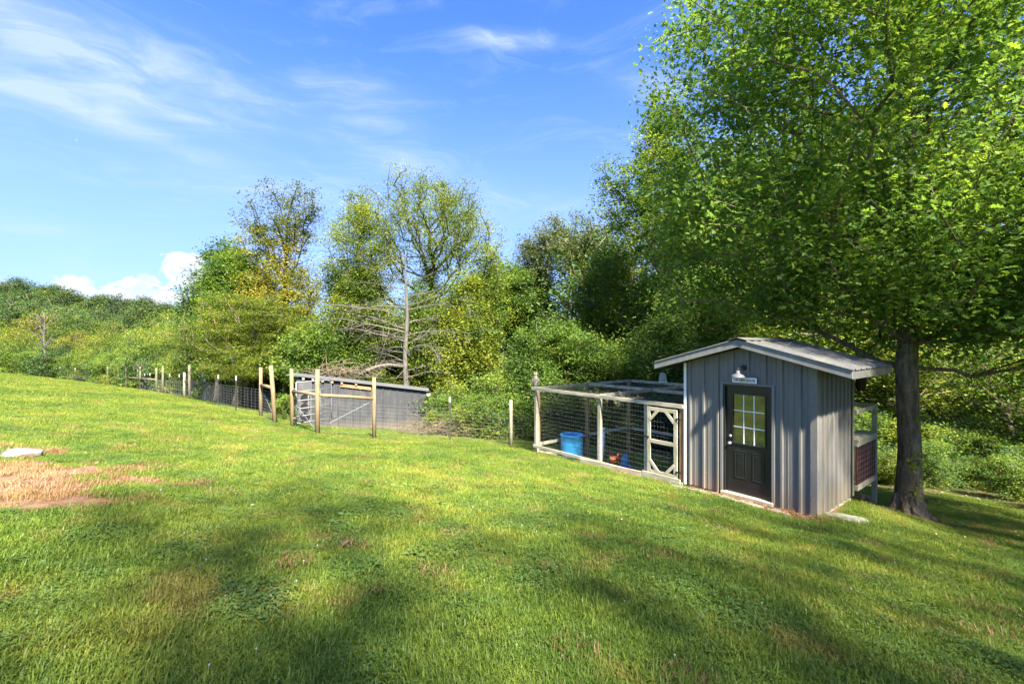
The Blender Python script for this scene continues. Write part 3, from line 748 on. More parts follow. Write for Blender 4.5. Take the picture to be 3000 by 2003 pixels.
# barrel, feeder, hen, pail, owl, pipe
def build_yard_things():
    p = pt(1675, 1352, 14.2); z = gz(p.x, p.y)
    t = thing('rain_barrel', 'open blue plastic barrel standing inside the chicken run', 'barrel', (p.x, p.y, z))
    b = MB(); b.lathe([(0, 0), (.29, 0), (.325, .03), (.34, .25), (.34, .27), (.335, .28), (.345, .50), (.345, .52), (.34, .53), (.35, .76), (.362, .775), (.362, .80), (.34, .80), (.335, .76), (.32, .08), (0, .06)], 36)
    b.build('body', M['bluebarrel'], t, smooth=True)
    b = MB(); a = np.arange(37) / 36 * 2 * np.pi; b.tube([(.352 * math.cos(k), .352 * math.sin(k), .795) for k in a], .014, 8); b.build('rim', M['bluebarrel'], t, smooth=True)
    p = pt(1831, 1368, 11.95); z = gz(p.x, p.y)
    t = thing('poultry_feeder', 'blue hanging style poultry feeder on the dirt beside the hen', 'feeder', (p.x, p.y, z))
    b = MB(); b.lathe([(0, .01), (.12, .01), (.155, .045), (.16, .075), (.152, .075), (.145, .05), (.11, .04), (0, .04)], 24); b.build('pan', m_simple('feedpan', (.30, .42, .58), .4), t, smooth=True)
    b = MB(); b.lathe([(.098, .05), (.105, .09), (.10, .22), (.088, .28), (.07, .315), (.035, .335), (.03, .35), (0, .352)], 24); b.build('hopper', M['bluefeed'], t, smooth=True)
    b = MB(); b.tube([(-.06, 0, .31), (-.055, 0, .37), (0, 0, .39), (.055, 0, .37), (.06, 0, .31)], .009, 6); b.build('handle', M['bluefeed'], t, smooth=True)
    # hen
    p = pt(1800, 1369, 11.85); z = gz(p.x, p.y)
    t = thing('hen', 'reddish brown hen standing beside the blue feeder in the run', 'hen', (p.x, p.y, z), R(112))
    m, nt, out = mat('hen_feathers'); o = objc(nt)
    f = nt.noise(nt.scalev(o, (30, 60, 60)), 1.0, 5); c = nt.ramp(f, [(.3, (.16, .035, .015)), (.55, (.34, .095, .03)), (.75, (.46, .18, .07))])
    pbsdf(nt, out, c, .7, 0, f, .5, .01)
    b = MB()                               # body from tail to head along +x
    sp = [(-.20, 0, .335, .012, .02), (-.17, 0, .315, .035, .045), (-.12, 0, .275, .070, .075), (-.05, 0, .235, .098, .105), (.03, 0, .22, .105, .112), (.10, 0, .235, .090, .100),
          (.145, 0, .275, .058, .070), (.165, 0, .325, .038, .045), (.175, 0, .365, .030, .033), (.185, 0, .395, .031, .033), (.20, 0, .415, .024, .026), (.215, 0, .42, .008, .01)]
    n = 16; V = []; q = []
    for i, (x, y, zz, rw, rh) in enumerate(sp):
        for k in range(n):
            a = 2 * math.pi * k / n; V.append((x + (0.35 * rh * math.sin(a) if i > 6 else -.1 * rh * math.sin(a)), y + rw * math.cos(a), zz + rh * math.sin(a)))
    for i in range(len(sp) - 1):
        for k in range(n): q.append((i*n+k, i*n+(k+1) % n, (i+1)*n+(k+1) % n, (i+1)*n+k))
    b.add(V, q)
    for s in (-1, 1):
        b.tube([(.0, s * .045, .16), (.005, s * .047, .10), (-.005, s * .047, .02), (.0, s * .047, .008)], [.026, .012, .007, .007], 8)
        for d in (-.5, 0, .5): b.tube([(0, s * .047, .008), (.05 * math.cos(d), s * .047 + .05 * math.sin(d), .004)], [.006, .003], 5)
        b.tube([(0, s * .047, .008), (-.025, s * .047, .004)], [.006, .003], 5)
    b.build('body', m, t, smooth=True)
    b = MB()
    for k in range(7):
        dy = (k - 3) * .014; b.tube([(-.15, dy * .5, .30), (-.21, dy * 1.2, .36 + .012 * (3 - abs(k - 3))), (-.235, dy * 1.8, .42 + .014 * (3 - abs(k - 3)))], [.022, .020, .006], 5)
    b.build('tail', m, t, smooth=True)
    for s in (-1, 1):
        b = MB(); b.tube([(.09, s * .088, .255), (.0, s * .108, .245), (-.09, s * .092, .255), (-.16, s * .05, .28)], [.02, .045, .035, .006], 8); b.build('wing', m, t, smooth=True)
    red = m_simple('comb_red', (.45, .02, .015), .5)
    b = MB()
    for k in range(4): b.tube([(.165 + .014 * k, 0, .42), (.162 + .015 * k, 0, .452 - .004 * abs(k - 1.5))], [.007, .003], 5)
    b.build('comb', red, t); b = MB(); b.tube([(.213, 0, .40), (.216, 0, .375)], [.008, .010], 6); b.build('wattle', red, t)
    b = MB(); b.tube([(.212, 0, .418), (.238, 0, .410)], [.009, .002], 6); b.build('beak', m_simple('beak', (.5, .33, .12), .4), t)
    for s in (-1, 1):
        b = MB(); b.lathe([(0, -.004), (.004, -.003), (.004, .003), (0, .004)], 8, c=(.197, s * .024, .42)); b.build('eye', M['black'], t)
    # owl decoy on the corner post
    w = hx(RX + .03, .02)
    t = thing('owl_decoy', 'speckled grey owl decoy perched on the left corner of the chicken run', 'owl decoy', (w.x, w.y, HZ + RT), R(-8))
    m, nt, out = mat('owl_feathers'); o = objc(nt)
    v = nt.new('ShaderNodeTexVoronoi'); v.inputs['Scale'].default_value = 42; nt.put(v.inputs['Vector'], nt.scalev(o, (1, 1, .6)))
    c = nt.ramp(v.outputs[0], [(.15, (.42, .40, .34)), (.45, (.22, .19, .15)), (.7, (.06, .05, .04))]); pbsdf(nt, out, c, .7)
    b = MB(); n = 18; V = []; q = []
    pr = [(.030, .0), (.045, .03), (.062, .09), (.075, .17), (.078, .25), (.070, .30), (.052, .325), (.056, .345), (.064, .375), (.064, .405), (.05, .43), (.02, .445), (.001, .447)]
    for r, z in pr:
        for k in range(n):
            a = 2 * math.pi * k / n; V.append((r * math.cos(a), r * .85 * math.sin(a), z))
    for i in range(len(pr) - 1):
        for k in range(n): q.append((i*n+k, i*n+(k+1) % n, (i+1)*n+(k+1) % n, (i+1)*n+k))
    b.add(V, q); b.build('body', m, t, smooth=True)
    for s in (-1, 1):
        b = MB(); b.tube([(s * .035, -.01, .425), (s * .042, -.012, .455), (s * .045, -.012, .475)], [.014, .010, .002], 6); b.build('ear_tuft', m, t)
        b = MB(); b.lathe([(0, 0), (.016, .0), (.014, .008), (0, .011)], 12, M=Matrix.Translation((s * .024, -.046, .388)) @ Matrix.Rotation(R(90), 4, 'X')); b.build('eye', m_simple('owl_eye', (.55, .40, .05), .2), t)
        b = MB(); b.tube([(s * .070, 0, .28), (s * .082, .005, .20), (s * .070, .01, .08), (s * .05, .01, .02)], [.012, .024, .022, .006], 8); b.build('wing', m, t, smooth=True)
        b = MB(); b.tube([(s * .022, -.01, .03), (s * .022, -.03, .002)], .012, 6); b.build('foot', m, t)
    b = MB(); b.tube([(0, -.052, .385), (0, -.066, .372), (0, -.064, .36)], [.008, .006, .001], 6); b.build('beak', M['black'], t)
    # pail on the back rail
    w = hx(-3.58, RY + .02)
    t = thing('pail', 'cloudy white pail upside down on the back rail of the run roof', 'pail', (w.x, w.y, HZ + RT + .0))
    m, nt, out = mat('cloudy_plastic'); di = nt.new('ShaderNodeBsdfDiffuse'); di.inputs[0].default_value = (.55, .56, .50, 1); tr = nt.new('ShaderNodeBsdfTranslucent'); tr.inputs[0].default_value = (.6, .62, .5, 1)
    tp = nt.new('ShaderNodeBsdfTransparent'); a_ = nt.new('ShaderNodeMixShader'); a_.inputs[0].default_value = .5; nt.l.new(di.outputs[0], a_.inputs[1]); nt.l.new(tr.outputs[0], a_.inputs[2])
    c_ = nt.new('ShaderNodeMixShader'); c_.inputs[0].default_value = .35; nt.l.new(a_.outputs[0], c_.inputs[1]); nt.l.new(tp.outputs[0], c_.inputs[2]); nt.l.new(c_.outputs[0], out.inputs[0])
    b = MB(); b.lathe([(.135, .0), (.14, .02), (.128, .03), (.105, .26), (.09, .30), (0, .305)], 22); b.build('body', m, t, smooth=True)
    b = MB(); b.lathe([(.141, .0), (.147, .0), (.147, .022), (.141, .022)], 22); b.build('rim', M['white_paint'], t)
    # white pipe inside the run
    p = pt(1766, 1300, 14.3); z = gz(p.x, p.y)
    t = thing('pipe', 'white plastic pipe standing inside the run behind the middle post', 'pipe', (p.x, p.y, z))
    zt = px_z(1252, 14.3) - z
    b = MB(); b.tube([(0, 0, 0), (.02, 0, zt - .1)], .038, 12); b.build('tube', M['white_paint'], t, smooth=True)
    b = MB(); b.tube([(.02, 0, zt - .1), (.022, 0, zt)], .052, 12); b.build('cap', M['white_paint'], t, smooth=True)
build_yard_things()

# stones, slab, log
def flat_stone(name, label, px, py, Y, rx, ry, th, seed, rz=0, cat='stone', mt='stone', tilt=(0, 0), group=None, x=None):
    rng = random.Random(seed); n = 11
    p = pt(px, py, Y); X = p.x if x is None else x; z = gz(X, Y)
    P = []
    for k in range(n):
        a = 2 * math.pi * k / n; r = 1 + rng.uniform(-.18, .12); P.append((rx * r * math.cos(a), ry * r * math.sin(a)))
    b = MB(); lo = [(x * .97, y * .97, -.03) for x, y in P]; mi = [(x, y, th * .55) for x, y in P]; hi = [(x * .93, y * .93, th + rng.uniform(-.006, .006)) for x, y in P]
    b.add(lo + mi + hi + [(0, 0, th + .004)], [(k, (k + 1) % n, n + (k + 1) % n, n + k) for k in range(n)] + [(n + k, n + (k + 1) % n, 2 * n + (k + 1) % n, 2 * n + k) for k in range(n)], [(2 * n + k, 2 * n + (k + 1) % n, 3 * n) for k in range(n)])
    o = b.build(name, M[mt]); o.location = (X, Y, z); o.rotation_euler = (tilt[0], tilt[1], rz)
    return tag(o, label, cat, group)
flat_stone('flagstone', 'long narrow flat stone leaning by the rear corner of the hen house', 2462, 1522, 7.95, .30, .10, .05, 3, R(-38), tilt=(.10, -.05))
flat_stone('flagstone', 'wide flat pale stone on the grass right of the hen house corner', 2497, 1537, 7.78, .24, .15, .05, 5, R(-15))
for i, (u, v, rx, ry, lb) in enumerate(((.15, -.42, .26, .08, 'mossy edging stone nearest the chicken run door'), (.62, -.50, .28, .07, 'flat mossy edging stone left of the hen house door'),
        (1.12, -.50, .22, .075, 'pale flat edging stone in front of the hen house door'), (1.55, -.47, .24, .07, 'thin edging stone below the right side of the door'),
        (2.0, -.42, .22, .06, 'half buried edging stone near the front right corner'))):
    w = hx(u, v); flat_stone('edging_stone', lb, 0, 0, w.y, rx, ry, .035, 20 + i, A_H, group='edging stones', x=w.x)
flat_stone('concrete_slab', 'pale concrete slab set in the lawn at the left edge', 20, 1332, 7.15, .52, .30, .03, 9, .1, 'slab', 'slab')
def log(name, label, a, c, r, mt, taper=.8, seed=1):
    b = MB(); a = Vector(a); c = Vector(c); n = 9; rng = random.Random(seed)
    P = [a.lerp(c, k / (n - 1)) + Vector((rng.uniform(-.02, .02), rng.uniform(-.02, .02), rng.uniform(-.015, .015))) for k in range(n)]
    o0 = P[0].copy(); b.tube([q - o0 for q in P], [r * (1 - (1 - taper) * k / (n - 1)) * rng.uniform(.93, 1.07) for k in range(n)], 14)
    o = b.build(name, M[mt], smooth=False); o.location = o0; return tag(o, label, 'log')
def gp(px, Y, dz=0): x = px_x(px, Y); return Vector((x, Y, gz(x, Y) + dz))
log('log', 'dark charred log lying behind the wire fence right of the grey shed', gp(1285, 19.3, .10), gp(1392, 18.9, .03), .20, 'bark_dark', .55)
log('log', 'short tan log on the ground behind the hen house', gp(2512, 10.1, .09), gp(2548, 10.4, .06), .085, 'wood_brown', .9, 3)

# ------------------------------------------------------------------ fences
def fpost(par, x, y, h, r=.055, mt='wood_post', lean=(0, 0), sink=.3):
    b = MB(); rng = random.Random(int(abs(x * 91 + y * 37)))
    b.tube([(0, 0, -sink), (lean[0] * .5, lean[1] * .5, h * .5), (lean[0], lean[1], h)], [r * 1.05, r, r * .95], 12)
    o = b.build('post', M[mt], par, smooth=True); o.location = (x, y, gz(x, y)); o.rotation_euler = (0, 0, rng.uniform(0, 6)) if lean == (0, 0) else (0, 0, 0)
    return o
M['t_green'] = m_simple('t_green', (.05, .055, .045), .6, .3, .3)
M['t_white'] = m_simple('t_white', (.62, .62, .58), .5)
_tp = None
def tpost(par, x, y, h=1.5):
    global _tp
    if _tp is None:
        b = MB(); b.box(-.020, .020, -.003, .003, -.3, 1.0); b.box(-.003, .003, .003, .030, -.3, 1.0)
        for k in range(12): b.box(-.008, .008, -.009, -.003, .12 + k * .07, .135 + k * .07)
        b2 = MB(); b2.box(-.021, .021, -.0035, .0035, 1.0, 1.14); b2.box(-.0035, .0035, .0035, .031, 1.0, 1.14)
        _tp = (b.mesh('t_post', M['t_green']), b2.mesh('post_cap', M['t_white']))
    g = gz(x, y); s = h / 1.14; rz = random.Random(int(x * 50)).uniform(-.5, .5)
    o = link('t_post', _tp[0], par, (x, y, g), (0, 0, rz), (1.25, 1.25, s)); link('post_cap', _tp[1], par, (x, y, g), (0, 0, rz), (1.25, 1.25, s)); return o
def frail(par, a, c, r=.05):
    b = MB(); a = Vector(a); c = Vector(c); m = (a + c) / 2; b.tube([a, m + Vector((0, 0, .012)), c], [r * .95, r, r * .95], 12); return b.build('rail', M['wood_post'], par, smooth=True)
def fwire(par, pts, zs, step, r, top_sag=.02, nm='woven_wire'):
    b = MB()
    P = [Vector(p) for p in pts]
    def at(s):
        for a, c in zip(P, P[1:]):
            L = (c - a).length
            if s <= L or c is P[-1]: k = min(s / L, 1); return a.lerp(c, k), k
            s -= L
    tot = sum((c - a).length for a, c in zip(P, P[1:]))
    for z in zs:
        for a, c in zip(P, P[1:]):
            L = (c - a).length; m = 4
            q = []
            for k in range(m):
                f = k / (m - 1); v = a.lerp(c, f); g = gz(a.x, a.y) * (1 - f) + gz(c.x, c.y) * f
                q.append((v.x, v.y, g + z - top_sag * math.sin(math.pi * f)))
            b.tube(q, r, 4, cap=False)
    s = 0
    for a, c in zip(P, P[1:]):
        L = (c - a).length; n = max(1, int(L / step))
        for k in range(n):
            f = (k + .5) / n; v = a.lerp(c, f); g = gz(v.x, v.y) * .25 + .75 * (gz(a.x, a.y) * (1 - f) + gz(c.x, c.y) * f)
            b.tube([(v.x, v.y, g + zs[0]), (v.x, v.y, g + zs[-1])], r * .5, 3, cap=False)
    return tag(b.build(nm, M['wire'], par), kind='stuff')
def build_fences():
    ZS = [.04, .15, .27, .39, .51, .63, .75, .87, .98, 1.10]
    # near fence: brace panel and wire to the run
    f1 = thing('wire_fence', 'woven wire fence with a three post timber brace in front of the grey shed', 'fence', gp(930, 14))
    def W(par):  # children are placed in world coordinates
        par.location = (0, 0, 0)
    W(f1)
    A = (px_x(857, 15.7), 15.7); B = (px_x(930, 14), 14.0); Cc = (px_x(1096, 15), 15.0); D = (px_x(1318, 15.6), 15.6); E = (px_x(1497, 16.7), 16.7)
    fpost(f1, *A, 2.0, .062, lean=(-.04, 0)); fpost(f1, *B, 2.0, .068); fpost(f1, *Cc, 2.0, .062); tpost(f1, *D, 1.5); fpost(f1, *E, 1.66, .062, 'wood_grey')
    frail(f1, (A[0], A[1], px_z(1146, A[1])), (B[0], B[1], px_z(1156, B[1])), .052); frail(f1, (B[0] + .07, B[1] + .02, px_z(1157, 14)), (Cc[0], Cc[1], px_z(1167, 15)), .052)
    fwire(f1, [(B[0], B[1], 0), (Cc[0], Cc[1], 0)], ZS, .15, .0022); 
    fwire(f1, [(Cc[0], Cc[1], 0), (D[0], D[1], 0), (E[0], E[1], 0), (1.2, 18.6, 0)], ZS, .30, .0023)
    b = MB()
    b.tube([(B[0], B[1], px_z(1265, 14)), ((A[0] * .8 + B[0] * .2), 15.3, px_z(1185, 15.3))], .006, 5); b.tube([(px_x(966, 14.3), 14.3, px_z(1238, 14.3)), (px_x(1088, 15), 15, px_z(1175, 15))], .006, 5)
    b.build('brace_wire', M['galv'], f1)
    # gate
    g = thing('farm_gate', 'grey tubular metal farm gate standing open in front of the shed', 'gate', (0, 0, 0))
    H = Vector((A[0] + .10, A[1] + .05, 0)); K = Vector((px_x(971, 16.9), 16.9, 0)); zb = gz(A[0], A[1]) + .10; d = (K - H); L = d.length; d.normalize()
    def q(s, z): v = H + d * s; return (v.x, v.y, zb + z)
    ht = 1.42; b = MB(); r = .12
    P = [q(0, 0), q(0, ht * .5), q(0, ht)]; b.tube(P, .022, 8)
    b.tube([q(0, ht), q(L * .5, ht), q(L - .22, ht), q(L - .10, ht - .03), q(L - .03, ht - .10), q(L, ht - .24), q(L, ht * .4), q(L, 0)], .022, 8); b.build('gate_frame', M['gate'], g, smooth=True)
    for z in (.0, .24, .50, .78, 1.10): b = MB(); b.tube([q(0.02, z), q(L - .02, z)], .019, 8); b.build('bar', M['gate'], g, smooth=True)
    for s in (.33, .66): b = MB(); b.tube([q(L * s, 0), q(L * s, 1.10)], .014, 8); b.build('stay', M['gate'], g, smooth=True)
    for z in (.2, 1.2): b = MB(); b.tube([q(-.12, z), q(0, z)], .014, 6); b.build('hinge', M['galv'], g)
    # far left fence
    f2 = thing('wire_fence', 'long woven wire fence with steel posts running away to the left', 'fence', (0, 0, 0))
    pr = [(807, 15.8), (764, 18.3)]
    a, c = [(px_x(p, Y), Y) for p, Y in pr]
    fpost(f2, *a, 2.02, .070, lean=(-.16, 0)); fpost(f2, *c, 1.98, .065)
    frail(f2, (a[0] - .1, a[1] + .02, px_z(1136, a[1])), (c[0] + .02, c[1], px_z(1128, c[1])), .062)
    b = MB(); b.tube([(c[0] + .07, c[1], px_z(1145, c[1])), (a[0] - .05, a[1], gz(*a) + .25)], .006, 5); b.build('brace_wire', M['galv'], f2)
    pts = [(*a, 0), (*c, 0)]; last = None
    for px, Y, kind in ((691, 19.6, 't'), (639, 22.2, 't'), (593, 25.2, 't'), (555, 28.5, 'w'), (525, 30.5, 't'), (497, 33, 't'), (477, 35, 'w'), (458, 38.5, 'w'), (439, 41, 't'), (424, 42.5, 't'), (411, 43, 'w'), (404, 45, 'w'), (370, 45, 'w'), (346, 47.5, 'w'),
                        (315, 49, 'w'), (268, 51.5, 't'), (220, 54, 't'), (176, 57, 't'), (135, 60, 'w'), (95, 64, 't'), (50, 69, 't')):
        x = px_x(px, Y); pts.append((x, Y, 0))
        if kind == 't': tpost(f2, x, Y, 1.55)
        else: fpost(f2, x, Y, 2.1, .075, 'wood_weathered')
    for p0, Y0, p1, Y1, pyy in ((315, 49, 346, 47.5, 1103), (370, 45, 411, 43, 1105), (411, 43, 458, 38.5, 1109)):
        frail(f2, (px_x(p0, Y0), Y0, px_z(pyy, Y0)), (px_x(p1, Y1), Y1, px_z(pyy + 2, Y1)), .06)
    fwire(f2, pts[:6], ZS, .30, .0027); fwire(f2, pts[5:12], ZS[::2] + [1.1], .6, .006); fwire(f2, pts[11:], [.1, .4, .7, 1.1], 1.5, .008)
    # cross fence of the paddock behind
    f3 = thing('wire_fence', 'wire cross fence behind the long fence in the far paddock', 'fence', (0, 0, 0))
    pts = []
    for px, Y, k in ((540, 36, 'w'), (600, 33.5, 't'), (660, 31.5, 't'), (760, 29.5, 't'), (830, 27.5, 't')):
        x = px_x(px, Y); pts.append((x, Y, 0)); (tpost(f3, x, Y, 1.55) if k == 't' else fpost(f3, x, Y, 1.9, .08, 'wood_grey'))
    fwire(f3, pts, ZS, .3, .0032)
    frail(f3, (px_x(540, 36), 36, px_z(1115, 36)), (px_x(600, 33.5), 33.5, px_z(1119, 33.5)), .05)
build_fences()

# ------------------------------------------------------------------ low grey shed in the paddock
def build_shed():
    p0 = Vector((px_x(868, 19.0), 19.0)); p1 = Vector((px_x(1249, 20.1), 20.1)); d = p1 - p0; L = d.length
    a = math.atan2(d.y, d.x); zb = -3.85
    s = thing('livestock_shed', 'long low grey metal livestock shed with sloping roof behind the gate', 'shed', (p0.x, p0.y, zb), a)
    zt0 = px_z(1106, 19.0) - zb; zt1 = px_z(1149, 20.1) - zb
    def top(x): return zt0 + (zt1 - zt0) * x / L
    ed = [0.0]
    while ed[-1] < L - .5: ed.append(min(ed[-1] + .914, L))
    for x0, x1 in zip(ed, ed[1:]): ribbed(x0 + .001, x1 - .001, -.35, top, .12 + (.02 if x0 > 2 else 0), n=2).build('siding_panel', M['siding_shed'], s)
    b = MB(); V = [(0, .02, -.4), (L, .02, -.4), (L, .02, zt1), (0, .02, zt0)]; dp = 1.15
    V += [(x, dp, z) for x, _, z in V]; b.add(V, [(0, 1, 2, 3), (4, 7, 6, 5), (1, 5, 6, 2), (0, 3, 7, 4)]); b.build('wall', M['siding_shed'], s)
    # roof: ribbed sheets with ribs running down the fall, pale front edge
    al = (zt1 - zt0) / L
    ys = [-.12, .52, 1.2]
    for y0, y1 in zip(ys, ys[1:]):
        pr = profile(y0, y1, ph=.1, minor=1); V = []; q = []
        for yy, h in pr:
            for x in (-.35, L * .5, L + .12): V.append((x, yy, top(x) + .085 + h - .01 * (yy > 1)))
        for i in range(len(pr) - 1):
            for k in range(2): q.append((i*3+k, i*3+k+1, (i+1)*3+k+1, (i+1)*3+k))
        b = MB(); b.add(V, q); b.build('roof_panel', M['siding_shed'], s)
    b = MB(); b.bar((-.36, -.125, top(-.36) + .095), (L + .13, -.125, top(L + .13) + .095), .02, .03); b.build('roof_edge', m_simple('edge_grey', (.10, .10, .098), .7), s)
    for k in range(6):
        x = .25 + k * .38 if k < 5 else 2.35
        b = MB(); b.box(x, x + .09, -.11, .0, top(x) - .045, top(x) + .055); b.build('rafter', M['wood_brown' if k > 2 else 'wood_grey'], s)
    b = MB(); b.bar((1.75, -.05, top(1.75) - .10), (3.0, -.05, top(3.0) - .10), .03, .12); b.build('board', M['wood_brown'], s)
    # round openings in a dark panel at the left end
    b = MB(); b.box(.10, .62, -.05, -.022, .55, top(.3) - .12); pn = b.build('feed_panel', m_simple('feed_panel', (.09, .088, .085), .7), s)
    for z in (.72, 1.10, 1.48):
        b = MB(); b.lathe([(0, 0), (.15, 0), (.17, .02), (.19, .0)], 18, M=Matrix.Translation((.36, -.052, z)) @ Matrix.Rotation(R(90), 4, 'X')); b.build('hole_ring', M['black'], pn)
    b = MB(); b.box(L + .02, L + .16, -.1, .05, zt1 - .13, zt1 - .05); b.build('lamp', M['white_paint'], s)
build_shed()

# ------------------------------------------------------------------ trees
def ell(px0, px1, py0, py1, Y, ry=None):
    x0, x1, z1, z0 = px_x(px0, Y), px_x(px1, Y), px_z(py0, Y), px_z(py1, Y)
    rx = (x1 - x0) / 2; return ((x0 + x1) / 2, Y, (z0 + z1) / 2, rx, ry or rx * .8, (z1 - z0) / 2)
def sample_ells(rng, ells, n, shell=.55, wts=None):
    v = np.array([e[3] * e[4] * e[5] for e in ells]) ** .75
    if wts is not None: v = v * np.array(wts)
    k = rng.choice(len(ells), n, p=v / v.sum()); E = np.array(ells)[k]
    d = rng.normal(size=(n, 3)); d /= np.linalg.norm(d, axis=1)[:, None]
    r = rng.random(n) ** (1 / (3 + 3 * shell)); ph = rng.random((3, len(ells))) * 6.28
    r = r * (1 + .20 * np.sin(3 * np.arctan2(d[:, 1], d[:, 0]) + ph[0][k]) * np.sin(4 * d[:, 2] + ph[1][k]) + .12 * np.sin(9 * d[:, 0] + ph[2][k]) * np.sin(8 * d[:, 2] + ph[0][k]))
    r = np.where(rng.random(n) < .07, r * rng.uniform(1.05, 1.32, n), r)
    return E[:, :3] + d * r[:, None] * E[:, 3:6]
def grow(rng, trunk, tips, bf=.35, seg=.5, wob=.10, droop=0.0):
    """balanced spanning growth: joins every tip to the skeleton; returns nodes, parents, tip ids"""
    N = [tuple(p) for p in trunk]; par = [-1] + list(range(len(trunk) - 1)); plen = [0.0]
    for a, c in zip(trunk, trunk[1:]): plen.append(plen[-1] + float(np.linalg.norm(np.array(a) - np.array(c))))
    nt = len(trunk); cap = nt + len(tips) * 40
    A = np.zeros((cap, 3)); A[:nt] = np.array(trunk); PL = np.zeros(cap); PL[:nt] = plen
    base_skip = max(1, int(nt * .22)); ok = np.ones(cap, bool); ok[:base_skip] = False
    ax = np.array(trunk)
    dist = np.min(np.linalg.norm(tips[:, None] - ax[None], axis=2), axis=1)
    n = nt; tid = []
    for ti in np.argsort(dist):
        T = tips[ti]
        dd = A[:n] - T; dist_ = np.sqrt((dd ** 2).sum(1)); up = np.clip(A[:n, 2] - T[2], 0, None)
        cost = dist_ + bf * PL[:n] + up * .9; cost[~ok[:n]] = 1e9
        j = int(np.argmin(cost)); P0 = A[j]; L = dist_[j]; m = max(1, int(L / seg)); m = min(m, 14)
        prev = j; off = rng.normal(size=3) * wob * L; off[2] = abs(off[2]) * .5 + droop * L
        for k in range(1, m + 1):
            f = k / m; q = P0 + (T - P0) * f + off * math.sin(math.pi * f) + (rng.normal(size=3) * .03 * L / m if k < m else 0)
            if n >= cap: break
            A[n] = q; PL[n] = PL[prev] + float(np.linalg.norm(q - A[prev])); par.append(prev); prev = n; n += 1
        tid.append(prev)
    return A[:n], np.array(par), np.array(tid), nt
def skeleton_mesh(b, A, par, tid, nt, r_trunk, r_tip=.006, sides=6, pw=.5, flare=1.9, rmin=0.0):
    n = len(A); cnt = np.zeros(n); cnt[tid] += 1
    for i in range(n - 1, 0, -1):
        if par[i] >= 0: cnt[par[i]] += cnt[i]
    cnt = np.maximum(cnt, .6); mx = cnt[0]
    rad = r_tip + (r_trunk - r_tip) * (cnt / mx) ** pw
    z0 = A[0, 2]
    for i in range(nt): rad[i] *= 1 + (flare - 1) * math.exp(-(A[i, 2] - z0) / .45)
    kids = [[] for _ in range(n)]
    for i in range(1, n):
        if par[i] >= 0: kids[par[i]].append(i)
    # chains along the thickest child
    start = [(0, None)]
    while start:
        i, p = start.pop(); ch = [] if p is None else [p]; ch.append(i)
        while kids[i]:
            k = sorted(kids[i], key=lambda c: -cnt[c]); 
            if i < nt - 1 and (i + 1) in k: k.remove(i + 1); k.insert(0, i + 1)
            for o in k[1:]: start.append((o, i))
            i = k[0]; ch.append(i)
        R_ = rad[ch].copy()
        if p is not None: R_[0] = min(R_[0], rad[ch[1]] * 1.15)
        R_[-1] *= .5
        if len(ch) > 1 and R_.max() >= rmin:
            mxr = R_.max(); s = 12 if mxr > .15 else (7 if mxr > .04 else (5 if mxr > .015 else 3))
            b.tube(A[ch], R_, min(s, sides) if sides < 6 else s, cap=False)
    return rad
LOBE = np.array([(0, 0), (.10, .07), (.22, .30), (.34, .12), (.46, .46), (.60, .15), (.74, .34), (.83, .12), (1.0, 0)])   # oak leaf half outline
def leaves(b, rng, P, L, aspect=.5, up=.5, droop=.25, tone=None, kind='quad', out_c=None, var=.35):
    n = len(P); P = np.asarray(P)
    N_ = rng.normal(size=(n, 3)); N_ /= np.linalg.norm(N_, axis=1)[:, None]; N_[:, 2] = np.abs(N_[:, 2]) + up * 1.5
    N_ /= np.linalg.norm(N_, axis=1)[:, None]
    D = rng.normal(size=(n, 3)); D[:, 2] = D[:, 2] * .4 - droop
    if out_c is not None:
        o = P - out_c; o /= np.linalg.norm(o, axis=1)[:, None] + 1e-6; D += o * .8
    D -= N_ * (D * N_).sum(1)[:, None]; D /= np.linalg.norm(D, axis=1)[:, None] + 1e-9
    S = np.cross(N_, D); l = (L * (1 + var * rng.normal(size=n)).clip(.5, 1.7))[:, None]; w = l * aspect
    t = rng.random(n) if tone is None else tone
    if kind == 'quad':
        V = np.stack([P, P + D * l * .55 + S * w * .5 + N_ * l * .06, P + D * l - N_ * l * .08, P + D * l * .5 - S * w * .5 + N_ * l * .06], 1).reshape(-1, 3)
        b.add(V, np.arange(4 * n).reshape(n, 4), tone4=t)
    elif kind == 'oak':
        m = len(LOBE); up_ = LOBE; V = []
        for (u, v) in up_: V.append(P + D * l * u + S * w * 1.15 * v + N_ * l * (.10 * v * 2 - .12 * u * u))
        for (u, v) in up_[1:-1]: V.append(P + D * l * u - S * w * 1.15 * v + N_ * l * (.10 * v * 2 - .12 * u * u))
        V = np.stack(V, 1); k = V.shape[1]
        # spine fan as strips: quads between (i,i+1) on the left half and the mirrored right half
        idx = np.arange(n)[:, None] * k
        q = []
        for i in range(1, m - 2): q.append(np.concatenate([idx + i, idx + i + 1, idx + m + i, idx + m + i - 1], 1))
        q = np.stack(q, 1).reshape(-1, 4)
        t3 = np.concatenate([np.concatenate([idx, idx + 1, idx + m], 1), np.concatenate([idx + m - 1, idx + k - 1, idx + m - 2], 1)])
        b.add(V.reshape(-1, 3), q, t3, tone4=np.repeat(t, m - 3), tone3=np.concatenate([t, t]))
